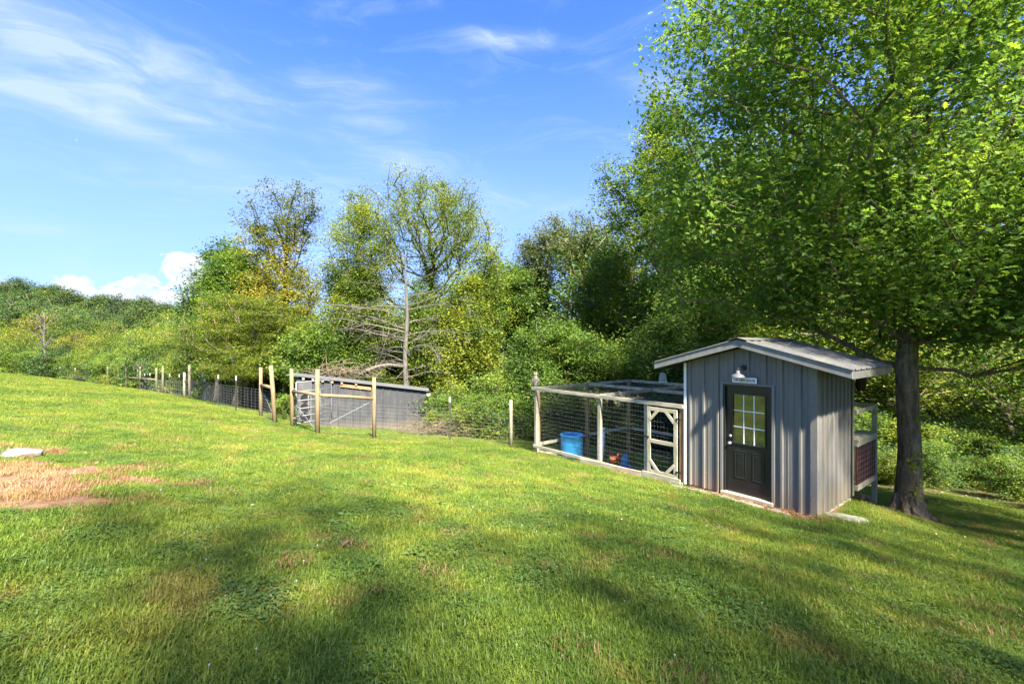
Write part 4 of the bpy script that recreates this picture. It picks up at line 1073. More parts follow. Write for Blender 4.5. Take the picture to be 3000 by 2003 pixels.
def make_tree(name, label, base, ells, ntips, lpt, sig, L, lmat, tr=.2, bark='bark', seed=1, lean=0, top=None, cat='tree', group=None, kind='quad',
              bf=.35, wts=None, shell=.55, rtip=.008, keep=None, up=.5, droop=.25, aspect=.5, tones=None, trunk_pts=None, seg=.55, wob=.1, loc_origin=True, flat=.6, sides=6, bare_frac=0.0):
    rng = np.random.default_rng(seed)
    x, y = base; z = gz(x, y) - .1
    E = np.array(ells); zt = top if top is not None else (E[:, 2] + E[:, 5] * .55).max()
    if trunk_pts is None:
        k = int(np.argmax(E[:, 3] * E[:, 5])); cx, cyy = E[k, 0], E[k, 1]
        m = max(6, int((zt - z) / .6)); trunk = []
        ph = rng.random(2) * 6
        for i in range(m + 1):
            f = i / m; trunk.append((x + (cx - x) * f ** 1.5 * .8 + .12 * math.sin(f * 5 + ph[0]) * f * tr * 4, y + (cyy - y) * f ** 1.5 * .8 + .12 * math.sin(f * 4 + ph[1]) * f * tr * 4, z + (zt - z) * f))
    else:
        trunk = []; Q = [np.array(p) for p in trunk_pts]
        for a, c in zip(Q, Q[1:]):
            m = max(1, int(np.linalg.norm(c - a) / .5)); trunk += [tuple(a + (c - a) * k / m) for k in range(m)]
        trunk.append(tuple(Q[-1]))
    tips = sample_ells(rng, ells, ntips, shell, wts)
    tips = tips[tips[:, 2] > z + .4]
    if keep is not None: tips = tips[keep(tips)]
    A, par, tid, nt = grow(rng, trunk, tips, bf, seg, wob)
    t = thing(name, label, cat, (x, y, z), group=group); O = np.array((x, y, z))
    b = MB(); skeleton_mesh(b, A - O, par, tid, nt, tr, rtip, sides)
    b.build('trunk', M[bark], t, smooth=True)
    if lpt > 0:
        # leaf clumps at the tips and along the last twigs
        C = [A[tid]]; p1 = par[tid]; C.append(A[p1]); p2 = np.where(p1 >= 0, par[p1], p1); C.append(A[np.maximum(p2, 0)])
        w = [1.0, .6, .3]; P = []; T = []
        tn = rng.random(len(tid))
        if tones is not None: tn = np.clip(tn * .5 + tones(A[tid]) * .7, 0, 1)
        alive = rng.random(len(tid)) >= bare_frac
        for c, ww in zip(C, w):
            k = int(lpt * ww)
            if k < 1: continue
            c2 = c[alive]; q = np.repeat(c2, k, 0) + rng.normal(size=(len(c2) * k, 3)) * sig * (1, 1, flat)
            P.append(q); T.append(np.clip(np.repeat(tn[alive], k) * .6 + rng.random(len(q)) * .4, 0, 1))
        P = np.concatenate(P); T = np.concatenate(T)
        ok = P[:, 2] > z + .25
        if keep is not None: ok &= keep(P)
        P = P[ok]; T = T[ok]
        b = MB(); leaves(b, rng, P - O, L, aspect, up, droop, T, kind)
        b.build('crown', M[lmat], t, tone=True)
    return t, A, tid

# --- the big oak
def build_oak():
    def keep(P):
        over = (P[:, 0] < 7.9) & (P[:, 1] < 12.3) & (P[:, 1] > 5.0)
        ok = ~(over & (P[:, 2] < .28))
        ok &= ~((P[:, 2] < -.9)) & (P[:, 1] > 3.1 + np.clip(2.5 - P[:, 0] * .2, 0, 3))
        ppx = P[:, 0] / np.maximum(P[:, 1], .1) * F + 1500; ppy = 1001 - P[:, 2] / np.maximum(P[:, 1], .1) * F
        ok &= np.hypot(P[:, 0], P[:, 1]) > 5.2
        ok &= ~((P[:, 1] < 7.6) & (P[:, 2] < .9) & (P[:, 0] < 6.2))
        ok &= P[:, 0] > 2.9 + .25 * np.sin(P[:, 2] * 2.2) * np.sin(P[:, 1] * 1.7)
        # the lower trunk stays clear
        ok &= ~((np.hypot(P[:, 0] - 8.25, P[:, 1] - 9.3) < 1.3) & (P[:, 2] < -.35))
        return ok
    ells = [(9.2, 9.6, 5.3, 5.4, 5.2, 5.3), (11.3, 7.6, 2.0, 3.7, 3.6, 2.4), (5.7, 10.9, 2.5, 2.6, 2.6, 2.0), (8.2, 10.6, 1.3, 3.0, 2.8, 1.3), (5.6, 9.6, 7.0, 2.6, 3.4, 2.4), (9.5, 8.6, .9, 2.3, 1.8, 1.2), (12, 10.5, 5.5, 3.6, 4.0, 4.0)]
    x, y = 8.27, 9.5; z = gz(x, y) - .1
    tp = [(x, y, z), (x + .03, y, z + 1.5), (x - .02, y + .02, z + 3.2), (x + .06, y, z + 5.2), (x + .12, y + .05, z + 8), (x + .1, y, z + 11), (x, y, z + 14)]
    t, A, tid = make_tree('oak_tree', 'big oak tree with lobed leaves and lichen spotted trunk right of the hen house', (x, y), ells, 3000, 30, .27, .115, 'oak_leaf', tr=.19, bark='bark', seed=11,
        kind='oak', keep=keep, trunk_pts=tp, bf=.30, shell=.3, rtip=.006, up=.35, droop=.35, aspect=.62, wob=.12, flat=.75)
    # lowest leaves tufts climbing on the trunk
    rng = np.random.default_rng(8); b = MB(); O = np.array((x, y, z))
    P = []
    for zz, a0, n in ((1.35, -1.9, 12), (1.15, -1.75, 9), (.75, -1.8, 9), (.62, -1.7, 8), (2.2, -1.4, 9), (2.0, -1.5, 6), (.95, -1.4, 6)):
        a = a0 + rng.normal(size=n) * .22; r = .25 + rng.random(n) * .06; P.append(np.stack([r * np.cos(a), r * np.sin(a), zz + rng.normal(size=n) * .07], 1))
    leaves(b, rng, np.concatenate(P), .09, .7, .1, .3, np.full(sum(len(p) for p in P), .8)); tag(b.build('vine_leaves', M['leaf_yellow'], t, tone=True), kind='stuff')
    # the leaves nearest the camera are pieces of their own
    lb = MB(); leaves(lb, np.random.default_rng(3), np.zeros((1, 3)), .125, .62, .4, .2, np.array([.6]), 'oak', var=0)
    lm = lb.mesh('leaf', M['oak_leaf'], tone=True)
    dist = np.linalg.norm(A[tid] , axis=1); inf = (A[tid][:, 1] > 0) & (np.abs(A[tid][:, 0] / np.maximum(A[tid][:, 1], .1)) < 1.13) & (A[tid][:, 2] / np.maximum(A[tid][:, 1], .1) < .75)
    cand = tid[inf][np.argsort(dist[inf])][:60]
    k = 0
    for i in cand:
        for j in range(5):
            p = A[i] + rng.normal(size=3) * (.12, .12, .09)
            o = link('leaf', lm, t, tuple(p - O), (rng.uniform(-.9, .9), rng.uniform(-.9, .9), rng.uniform(0, 6.3)), (1, 1, 1)); k += 1
    for k in range(7):
        a = k * .9 + .3 * math.sin(k * 2.3); rb = MB(); q = [(.15, .42), (.22, .18), (.34, .05), (.52, -.03), (.75, -.12)]
        rb.tube([(math.cos(a + .12 * i) * r_, math.sin(a + .12 * i) * r_, z_ + gz(x + math.cos(a) * r_, y + math.sin(a) * r_) - z) for i, (r_, z_) in enumerate(q)], [.10, .10, .075, .05, .02], 8)
        rb.build('root', M['bark'], t, smooth=True)
    return t
build_oak()

# --- trees of the middle distance, one by one
def E(*a): return ell(*a)
g_ = gz
# dead grey tree behind the shed
def limb(b, rng, p, d, ln, r, droop, lvl=0):
    """a bare limb with side twigs"""
    n = max(4, int(ln / .28)); P = [np.array(p, float)]; d = np.array(d, float) / np.linalg.norm(d)
    for k in range(n):
        d = d + rng.normal(size=3) * .09 + (0, 0, -droop / n); d /= np.linalg.norm(d); P.append(P[-1] + d * ln / n)
    b.tube(P, np.linspace(r, max(.004, r * .22), n + 1), 6 if r > .02 else 4, cap=False)
    if lvl < 2:
        for k in range(1, n + 1):
            for q in range(2 if lvl == 0 else 1):
                if rng.random() < .75:
                    t = P[k] - P[k - 1]; t /= np.linalg.norm(t); s_ = rng.normal(size=3) * (.75, .6, .45) + t * .9
                    limb(b, rng, P[k], s_, ln * rng.uniform(.18, .42) * (1 - .5 * k / n), max(.005, r * .42 * (1 - .5 * k / n)), droop * .6, lvl + 1)
def dead_tree():
    rng = np.random.default_rng(5); Y = 22.8; x = px_x(1190, Y); z = gz(x, Y) - .1
    top = px_z(735, Y); m = 24
    trunk = [(.05 * math.sin(i * .5), 0, (top - z) * i / m) for i in range(m + 1)]
    t = thing('dead_tree', 'bare grey dead tree standing right behind the low shed', 'tree', (x, Y, z))
    b = MB(); b.tube(trunk, [.165 * (1 - .86 * (i / m) ** 1.2) + .05 * math.exp(-i) for i in range(m + 1)], 12)
    for (zp, ln, sgn, r, dr) in [(1108, 2.6, 1, .035, .2), (1085, 2.4, 1, .03, .3), (1060, 2.6, -1, .03, .2), (1040, 3.9, 1, .045, .35), (1035, 3.2, -1, .035, .35), (1008, 3.2, 1, .035, .2), (1002, 4.6, -1, .05, .5), (985, 3.6, 1, .04, .5), (975, 4.4, -1, .045, .55),
                         (962, 4.2, -1, .045, .4), (948, 3.0, 1, .035, .3), (930, 3.6, -1, .04, .5), (908, 3.0, 1, .03, .1), (902, 4.0, -1, .04, .5), (893, 2.4, 1, .03, -.1), (880, 2.8, -1, .03, .3), (862, 2.0, 1, .025, 0), (850, 2.4, -1, .028, .2), (832, 1.8, 1, .022, -.2), (820, 2.0, -1, .022, .1), (800, 1.4, 1, .018, -.3), (785, 1.4, -1, .018, -.2), (765, 1.0, 1, .014, -.4), (755, 1.0, -1, .014, -.4),
                         (1020, 2.6, -1, .03, .6), (990, 3.0, -1, .03, .6), (955, 2.8, -1, .03, .5), (870, 2.0, 1, .02, .1), (1070, 2.2, -1, .025, .5)]:
        a = rng.normal() * .45; limb(b, rng, (0, 0, px_z(zp, Y) - z), (sgn * math.cos(a), math.sin(a), .28), ln, r, dr)
    b.build('trunk', M['bark_grey'], t, smooth=True)
    b = MB(); O = np.array((x, Y, z)); P = [pt(1184, 1074, Y), pt(1140, 1068, 22.4), pt(1108, 1072, 22), pt(1075, 1085, 21.6), pt(1040, 1106, 21.4)]
    b.tube([tuple(np.array(p) - O) for p in P], [.10, .095, .085, .07, .03], 10)
    for p in P[1:]: 
        for k in range(4): limb(b, rng, np.array(p) - O, (rng.normal() - .6, rng.normal(), rng.normal() * .3), 1.0, .012, .3, 1)
    b.build('broken_limb', M['bark_grey'], t, smooth=True)
dead_tree()
# brush heap on the shed
def brush(name, label, c, rx, ry, rz, n, seed, mt='bark_grey', r=.014, cat='brush'):
    rng = np.random.default_rng(seed); b = MB()
    for k in range(n):
        p = rng.normal(size=3) * (rx, ry, rz) * .5; p[2] = abs(p[2]); d = rng.normal(size=3) * (.6, .5, .22); q = rng.normal(size=3) * .12
        b.tube([p - d, p + q, p + d], [r, r * .9, r * .4], 4, cap=False)
    o = b.build(name, M[mt]); o.location = c; return tag(o, label, cat, kind='stuff')
M['twig_tan'] = m_bark('twig_tan', (.10, .08, .05), (.24, .19, .125), (.28, .24, .17), .3)
brush('brush_heap', 'tangle of dry grey brown branches behind the roof of the low shed', pt(1010, 1098, 21.6), 1.6, .7, .45, 90, 3, 'twig_tan')
brush('brush_heap', 'pile of tan dead sticks by the dark log and shed corner', gp(1275, 18.7, .1), 1.3, .8, .45, 120, 4, 'twig_tan', .010)

make_tree('honey_locust', 'tall airy yellow green tree with dark forked stems behind the dead tree', (px_x(1265, 27), 27), [E(1080, 1440, 520, 800, 27, 3.0), E(1120, 1330, 495, 700, 27, 2.2), E(1250, 1400, 520, 760, 27, 2), E(1010, 1180, 560, 860, 26.5, 2), E(1250, 1480, 600, 900, 27, 2.5)],
    650, 35, .26, .11, 'leaf_yellow', tr=.22, bark='bark_dark', seed=21, bf=.55, shell=.6, rtip=.010, wob=.06, droop=.5, aspect=.38, up=.1, top=px_z(820, 27))
make_tree('young_maple', 'yellow green leafy tree right of the dead tree trunk', (px_x(1400, 25), 25), [E(1290, 1475, 800, 1130, 25, 2.2), E(1230, 1420, 900, 1200, 24.5, 2.0), E(1380, 1480, 720, 920, 25, 1.2)],
    525, 59, .30, .12, 'leaf_yellow', tr=.12, seed=22, bf=.3)
make_tree('locust_tree', 'loose yellow green tree between the tall airy tree and the orange tinted tree', (px_x(1035, 26), 26), [E(950, 1160, 620, 900, 26, 2.2), E(940, 1120, 800, 1130, 25.5, 2.0), E(1010, 1100, 545, 700, 26, 1.0)],
    500, 48, .28, .115, 'leaf_yellow', tr=.13, seed=23, bf=.35, droop=.4, aspect=.42, top=px_z(700, 26))
make_tree('gum_tree', 'slender tree with open top and orange tinted leaves along its trunk', (px_x(838, 27), 27), [E(700, 960, 540, 700, 27, 2.2), E(700, 800, 650, 760, 27, 1.2), E(740, 940, 740, 1000, 27, 2.2), E(760, 900, 640, 900, 27, 1.6)],
    375, 45, .24, .12, 'leaf_fall', tr=.15, bark='bark_dark', seed=24, bf=.6, wts=[1, 1, 1.6, 1.6], wob=.05, tones=lambda P: np.clip((px_z(640, 27) - P[:, 2]) / 2.5, -.4, .6) - .05, top=px_z(640, 27))
make_tree('gum_tree', 'dense green sunlit tree with tiered branches left of the orange tinted tree', (px_x(700, 29), 29), [E(620, 800, 730, 980, 29, 2.6), E(590, 760, 840, 1100, 29, 2.6), E(650, 720, 715, 850, 29, 1.2)],
    412, 72, .32, .13, 'leaf_mid', tr=.18, seed=25)
make_tree('spruce_like_tree', 'feathery pale yellow green tree with low spreading branches left of the gate posts', (px_x(690, 24.5), 24.5), [E(560, 800, 860, 960, 24.5, 2), E(480, 760, 940, 1040, 24.3, 2), E(590, 850, 1000, 1110, 24, 2), E(700, 900, 860, 1080, 24.6, 1.5)],
    650, 54, .26, .085, 'leaf_yellow', tr=.13, seed=26, flat=.28, aspect=.35, up=1.2, wob=.04)
make_tree('maple_tree', 'dark green tree rising behind the feathery pale tree', (px_x(640, 33), 33), [E(580, 740, 760, 1040, 33, 3), E(620, 700, 715, 820, 33, 1.6), E(540, 640, 850, 1060, 33, 2)],
    325, 81, .38, .16, 'leaf_dark', tr=.22, seed=27)
make_tree('elm_tree', 'bushy mid green tree below the orange tinted tree behind the gate', (px_x(900, 24), 24), [E(820, 1010, 930, 1150, 24, 2.0), E(860, 1120, 960, 1180, 24.5, 1.8)],
    450, 62, .28, .115, 'leaf_mid', tr=.10, seed=28)
make_tree('cedar_tree', 'dark dense evergreen tree left of the grey olive tree', (px_x(1540, 36), 36), [E(1440, 1640, 820, 1040, 36, 3.5), E(1480, 1600, 780, 900, 36, 2.4), E(1430, 1700, 920, 1120, 35, 3)],
    575, 94, .42, .15, 'leaf_dark', tr=.2, seed=29)
make_tree('elm_tree', 'bright green rounded tree top between the yellow maple and dark evergreen', (px_x(1470, 32), 32), [E(1400, 1560, 770, 960, 32, 2.4)], 200, 81, .35, .14, 'leaf_mid', tr=.12, seed=30)
make_tree('cottonwood_tree', 'tall grey olive tree with see through crown and pale forked limbs', (px_x(1655, 33), 33), [E(1530, 1700, 650, 800, 33, 2.4), E(1590, 1800, 640, 760, 33, 2.4), E(1680, 1830, 680, 900, 33, 2.2), E(1520, 1620, 690, 860, 33, 1.6)],
    412, 56, .32, .14, 'leaf_olive', tr=.24, bark='bark_grey', seed=31, bf=.6, shell=.9, wob=.05, top=px_z(830, 33))
# leaning hickory
Yh = 21
hp = [(px_x(1990, Yh), Yh, gz(px_x(1990, Yh), Yh) - .1), tuple(pt(1985, 1020, Yh)), tuple(pt(1968, 870, Yh)), tuple(pt(1925, 780, Yh)), tuple(pt(1900, 690, Yh)), tuple(pt(1885, 600, Yh)), tuple(pt(1900, 500, Yh)), tuple(pt(1935, 380, Yh))]
make_tree('hickory_tree', 'leaning dark trunked tree with layered limbs left above the hen house', (px_x(1990, Yh), Yh), [E(1740, 1960, 460, 640, Yh, 2), E(1850, 2060, 330, 560, Yh, 2), E(1905, 1985, 265, 420, Yh, 1), E(1770, 2080, 560, 760, Yh, 2.2), E(1960, 2200, 420, 800, 22, 2.5), E(1900, 2160, 760, 930, 21, 2.2)],
    600, 54, .25, .12, 'leaf_mid', tr=.17, bark='bark', seed=32, trunk_pts=hp, wob=.08, shell=.5)
make_tree('vine_covered_tree', 'vine draped yellow green tree behind the chicken run', (px_x(1790, 26), 26), [E(1700, 1850, 740, 1000, 26, 1.8), E(1680, 1900, 860, 1120, 25.5, 2.2), E(1760, 1860, 690, 820, 26, 1)],
    475, 59, .27, .11, 'leaf_yellow', tr=.14, seed=33, droop=.6)
make_tree('ash_tree', 'thin branched green tree with sky showing through right of the vine draped tree', (px_x(1880, 25), 25), [E(1850, 1990, 820, 1080, 25, 2), E(1840, 1960, 880, 1150, 24.6, 2)],
    287, 54, .27, .115, 'leaf_mid', tr=.10, bark='bark_grey', seed=34, top=px_z(780, 25))
make_tree('redbud_tree', 'rounded shrubby tree with orange tinted leaves behind the owl decoy', (px_x(1610, 22), 22), [E(1480, 1640, 1010, 1160, 22, 1.6), E(1560, 1700, 930, 1060, 22.4, 1.2), E(1650, 1760, 970, 1130, 21.6, 1.2), E(1740, 1870, 1000, 1150, 22, 1.4), E(1500, 1560, 960, 1040, 22, .8)],
    575, 54, .24, .10, 'leaf_mid', tr=.09, seed=35, shell=.2, tones=lambda P: np.full(len(P), .28))
make_tree('mulberry_tree', 'leafy dark green tree filling the gap behind the run and hen house roof', (px_x(2010, 19), 19), [E(1870, 2080, 900, 1180, 19, 1.8), E(1960, 2200, 780, 1100, 19.5, 2)],
    475, 59, .27, .115, 'leaf_mid', tr=.12, seed=36)
make_tree('maple_tree', 'deep green tree on the slope behind the grey livestock shed', (px_x(1130, 28.5), 28.5), [E(1010, 1260, 900, 1160, 28, 2.5)], 275, 81, .34, .13, 'leaf_mid', tr=.14, seed=37)

make_tree('elm_tree', 'yellow green tree filling the space above the brush heap on the shed', (px_x(1040, 25.5), 25.5), [E(930, 1180, 850, 1130, 25.5, 2.2), E(980, 1120, 780, 900, 26, 1.5)], 480, 60, .28, .115, 'leaf_yellow', tr=.12, seed=41)
make_tree('elm_tree', 'mid green tree directly behind the trunk of the dead tree', (px_x(1235, 26.5), 26.5), [E(1130, 1340, 880, 1150, 26.5, 2.2), E(1200, 1300, 800, 960, 27, 1.5)], 420, 60, .28, .115, 'leaf_mid', tr=.12, seed=42)
# dead snags
def snag(name, label, px, Y, pytop, r, ln, n, seed, low, up, droop):
    rng = np.random.default_rng(seed); x = px_x(px, Y); z = gz(x, Y) - .1; H = px_z(pytop, Y) - z; m = 14
    P = [np.array((.10 * math.sin(i * .6) - .25 * (i / m) ** 2, 0, H * .8 * i / m)) for i in range(m + 1)]
    t = thing(name, label, 'tree', (x, Y, z)); b = MB(); b.tube(P, [r * (1 - .8 * i / m) for i in range(m + 1)], 8)
    for k in range(n):
        i = int(m * rng.uniform(low, 1)); a = rng.uniform(0, 6.28); limb(b, rng, P[i], (math.cos(a), math.sin(a) * .7, up), ln * rng.uniform(.6, 1.1), r * .35, droop)
    b.build('trunk', M['bark_grey'], t, smooth=True)
snag('dead_tree', 'small white barked dead tree with drooping twigs beyond the far fence', 484, 45, 1012, .10, 2.3, 12, 61, .35, .7, 1.1)
snag('dead_tree', 'tall bare snag among the trees at the far left', 133, 58, 870, .16, 2.2, 16, 62, .45, 1.2, .0)

# --- shared kinds for the woods
def proto(seed, H, rx, nt_, lpt, sig, L, lmat, tr, bark='bark', base_f=.3, aspect=.55, ry=None):
    rng = np.random.default_rng(seed); e = []
    for k in range(6):
        a = k * 1.1 + rng.uniform(-.3, .3); q = rng.uniform(.15, .45) * rx
        zz = H * rng.uniform(base_f + .15, .8); rr = rx * rng.uniform(.45, .75)
        e.append((q * math.cos(a), q * math.sin(a), zz, rr, rr, H * rng.uniform(.13, .22)))
    e.append((0, 0, H * .78, rx * .55, rx * .55, H * .2)); e.append((0, 0, H * (base_f + .15), rx * .8, rx * .8, H * .16))
    m = int(H / .7); trunk = [(.1 * math.sin(i * .7), .1 * math.cos(i * .9), H * .8 * i / m) for i in range(m + 1)]
    tips = sample_ells(rng, e, nt_, .8); A, par, tid, nt = grow(rng, trunk, tips, .35, .8, .1)
    b = MB(); skeleton_mesh(b, A, par, tid, nt, tr, .012, sides=5, rmin=.016); tm = b.mesh('trunk', M[bark], True)
    C = A[tid]; tn = rng.random(len(tid)); q = np.repeat(C, lpt, 0) + rng.normal(size=(len(C) * lpt, 3)) * sig * (1, 1, .6); T = np.clip(np.repeat(tn, lpt) * .65 + rng.random(len(q)) * .35, 0, 1)
    ok = q[:, 2] > .1; b = MB(); leaves(b, rng, q[ok], L, aspect, .5, .25, T[ok]); cm = b.mesh('crown', M[lmat], tone=True); return tm, cm
def place(name, label, cat, pr, x, y, s, rz, group, sz=1.0, dz=-.1):
    t = thing(name, label, cat, (x, y, gz(x, y) + dz), rz, group); t.scale = (s, s, s * sz)
    link('trunk', pr[0], t); link('crown', pr[1], t); return t
PR = [proto(101, 11, 4.2, 260, 46, .42, .17, 'leaf_mid', .2), proto(102, 12, 3.8, 260, 46, .42, .17, 'leaf_dark', .2), proto(103, 9, 3.8, 240, 46, .40, .16, 'leaf_fall', .16), proto(104, 10, 4.0, 250, 46, .42, .17, 'leaf_yellow', .17)]
SPARSE = proto(105, 10, 4.5, 250, 9, .42, .17, 'leaf_mid', .15)  # for the added shade trees; crown kept thin to let sun through
SH = [proto(111, 3.2, 1.7, 130, 46, .20, .10, 'leaf_mid', .04, base_f=.05), proto(112, 2.6, 1.6, 130, 46, .19, .09, 'leaf_dark', .04, base_f=.05), proto(113, 2.8, 1.5, 120, 46, .18, .09, 'leaf_yellow', .04, base_f=.05)]
FAR = [proto(121, 12, 4.6, 150, 40, .60, .36, 'leaf_far', .2), proto(122, 12, 4.4, 150, 40, .60, .36, 'leaf_far_dark', .2)]
rr = random.Random(77)
# tree line beyond the far fence, left
GL = 'trees along the wood edge beyond the far left fence'
LL = {0: 'bushy green tree in the left tree line beyond the far fence', 1: 'dark green tree in the left tree line beyond the far fence', 2: 'orange tinted tree in the left tree line beyond the far fence', 3: 'yellow green tree in the left tree line beyond the far fence'}
for px, Y, tp, k in ((-60, 78, 850, 0), (20, 70, 862, 1), (75, 74, 842, 1), (110, 69, 905, 2), (160, 72, 868, 0), (215, 70, 890, 1), (262, 68, 905, 0), (225, 64, 960, 2), (300, 69, 900, 1), (330, 62, 935, 3), (50, 63, 950, 3), (-20, 66, 930, 3),
                     (375, 60, 950, 0), (410, 58, 960, 3), (450, 55, 930, 0), (500, 50, 905, 3), (540, 48, 900, 3), (580, 45, 880, 0), (150, 63, 980, 0), (300, 58, 1000, 0), (270, 60, 985, 3), (350, 56, 1010, 1), (420, 52, 1010, 0), (480, 50, 985, 0), (520, 44, 1000, 3),
                     (200, 62, 1000, 1), (100, 63, 1010, 1), (0, 66, 1000, 2), (560, 40, 980, 3), (610, 39, 930, 0)):
    x = px_x(px, Y); g0 = gz(x, Y); H = px_z(tp, Y) - g0; hp_ = (11, 12, 9, 10)[k]; s = max(.35, H / (hp_ * .97))
    place('tree', LL[k], 'tree', PR[k], x, Y, s, rr.uniform(0, 6.3), GL)
# far wooded hill
def top_line(px): return np.interp(px, [-400, 0, 90, 180, 270, 330, 400, 480, 560, 700], [830, 822, 828, 842, 850, 868, 862, 872, 885, 900])
for Y, dy, n in ((165, 0, 34), (150, 14, 30), (135, 30, 26), (120, 46, 24), (105, 64, 24)):
    for i in range(n):
        px = -330 + (1500 if Y < 130 else 1230) * (i + rr.uniform(.1, .9)) / n; yy = Y + rr.uniform(-6, 6); x = px_x(px, yy)
        top = px_z(top_line(px) + dy + rr.uniform(-20, 26), yy); g0 = gz(x, yy); H = top - g0
        s = min(1.25, max(.55, H / 12)); k = rr.choice((0, 0, 1))
        t = thing('tree', ('green tree on the far wooded hillside at the left' if k == 0 else 'darker green tree on the far wooded hillside at the left'), 'tree', (x, yy, top - 11.6 * s), rr.uniform(0, 6.3), 'trees on the far wooded hillside')
        t.scale = (s,) * 3; link('trunk', FAR[k][0], t); link('crown', FAR[k][1], t)
# woods behind the middle trees
for px, Y, tp, k in ((760, 38, 850, 1), (860, 36, 880, 0), (960, 37, 900, 0), (1060, 36, 880, 1), (1180, 34, 900, 0), (1290, 36, 840, 1), (1380, 34, 880, 0), (1500, 42, 880, 0), (1640, 42, 900, 3), (1760, 38, 880, 0), (1860, 36, 900, 3), (1960, 30, 880, 0),
                     (1600, 28, 1010, 0), (1720, 30, 1000, 3), (1330, 27, 1040, 0), (1450, 26, 1030, 3), (950, 30, 1010, 3)):
    x = px_x(px, Y); g0 = gz(x, Y); H = px_z(tp, Y) - g0; s = max(.3, H / ((11, 12, 9, 10)[k] * .97))
    place('tree', ('bushy green tree in the wood behind the paddock', 'dark green tree in the wood behind the paddock', '', 'yellow green tree in the wood behind the paddock')[k], 'tree', PR[k], x, Y, s, rr.uniform(0, 6.3), 'woodland trees behind the paddock')
# woods right of and behind the hen house
for x, Y, s, k in ((8.5, 24, .9, 0), (11.8, 22.5, .9, 3), (14.5, 22, 1.1, 0), (18, 21, .9, 3), (19, 16.5, .7, 0), (24, 22, 1.0, 3), (12.8, 27, 1.2, 0), (19, 28, 1.2, 3), (26, 30, 1.3, 0), (7, 27, 1.1, 0), (10.5, 33, 1.4, 1), (31, 24, 1.3, 0), (15.5, 33, 1.4, 1), (24, 38, 1.5, 1), (5.5, 31, 1.25, 1)):
    place('tree', ('bushy green tree in the wood right of the hen house', 'dark green tree in the wood right of the hen house', '', 'sunlit yellow green tree in the wood right of the hen house')[k], 'tree', PR[k], x, Y, s, rr.uniform(0, 6.3), 'woodland trees right of the hen house')
# added trees, unseen right of and behind the camera, to cast soft shade on the lawn
for x, Y, s, k in ((11.0, .4, 1.25, 9), (5.2, -5.0, 1.25, 9), (9.4, -6.5, 1.2, 9), (7.6, -1.6, 1.15, 9), (14.5, 3.5, 1.2, 9), (2.2, -8.5, 1.2, 9), (1.0, -3.6, 1.15, 9)):
    place('tree', 'thin crowned unseen tree added to shade the lawn', 'tree', SPARSE if k == 9 else PR[k], x, Y, s, rr.uniform(0, 6.3), 'added shade trees out of view')
for i in range(16):      # low leafy trees closing the view under the crowns
    x = 7.5 + 26 * (i + rr.random()) / 16; Y = 25 + rr.uniform(-2, 4); place('tree', 'low branching young tree in the wood right of the hen house', 'tree', PR[rr.choice((0, 3, 1))], x, Y, .62, rr.uniform(0, 6.3), 'woodland trees right of the hen house', sz=.8)
for i in range(12):
    px = 700 + 560 * (i + rr.random()) / 12; Y = 29 + rr.uniform(-1.5, 2); place('tree', 'low branching young tree filling the wood behind the shed', 'tree', PR[rr.choice((0, 3, 3))], px_x(px, Y), Y, .62, rr.uniform(0, 6.3), 'woodland trees behind the paddock')
for x, Y, s in ((17.5, 29, 2.1), (21.5, 31, 2.2), (26, 33, 2.2), (31, 34, 2.2), (19.5, 35, 2.3), (24, 38, 2.4)):
    place('tree', 'tall tree far back in the wood behind the oak crown', 'tree', PR[0 if int(x) % 2 else 3], x, Y, s, rr.uniform(0, 6.3), 'tall trees behind the oak')
# undergrowth
GU = 'undergrowth shrubs along the wood edge'
def shrub(x, Y, s, k, zone='at the wood edge'):
    place('shrub', ('green leafy shrub ', 'dark leafy shrub ', 'yellow green leafy shrub ')[k] + zone, 'shrub', SH[k], x, Y, s, rr.uniform(0, 6.3), GU, dz=-.15)
for i in range(64):     # behind and right of the run
    x = -3.2 + 27 * (i + rr.random()) / 64; Y = 20.3 - max(0, (x - 7)) * .28 + rr.uniform(-.5, 1.8)
    if x < -1: Y += .6
    shrub(x, Y, rr.uniform(.6, 1.05), rr.choice((0, 0, 0, 2, 2, 1)), 'in the thicket behind the chicken run and hen house')
for i in range(60):
    x = 8 + 30 * rr.random(); Y = 21.5 + rr.uniform(0, 6); shrub(x, Y, rr.uniform(1.0, 1.7), rr.choice((0, 2, 1)), 'deep in the wood beyond the oak')
for i in range(34):
    x = 9 + 9 * rr.random(); Y = 15.2 + rr.uniform(0, 3.2) + (x - 9) * -.05; shrub(x, Y, rr.uniform(.35, .8), rr.choice((0, 1, 2, 0)), 'on the slope just beyond the oak trunk')
for i in range(22):
    x = 13.5 + rr.uniform(0, 4); Y = 8.5 + rr.uniform(0, 7.5); shrub(x + 1.0, Y, rr.uniform(.4, .85), rr.choice((0, 1)), 'at the right edge right of the oak')
for i in range(46):     # behind the paddock, from the shed to the far left
    f = i / 45; px = 1180 - 880 * f; Y = 24.5 + 26 * f ** 1.3 + rr.uniform(-1, 1.5); shrub(px_x(px, Y), Y, rr.uniform(.7, 1.2) * (1 + .4 * f), rr.choice((0, 0, 2, 1)), 'along the back of the paddock behind the shed and gate')
for i in range(40):
    px = -80 + 600 * i / 39; Y = 62 - px * .02 + rr.uniform(-2, 2); shrub(px_x(px, Y), Y, rr.uniform(1.0, 1.6), rr.choice((0, 1, 2)), 'at the foot of the far left tree line')
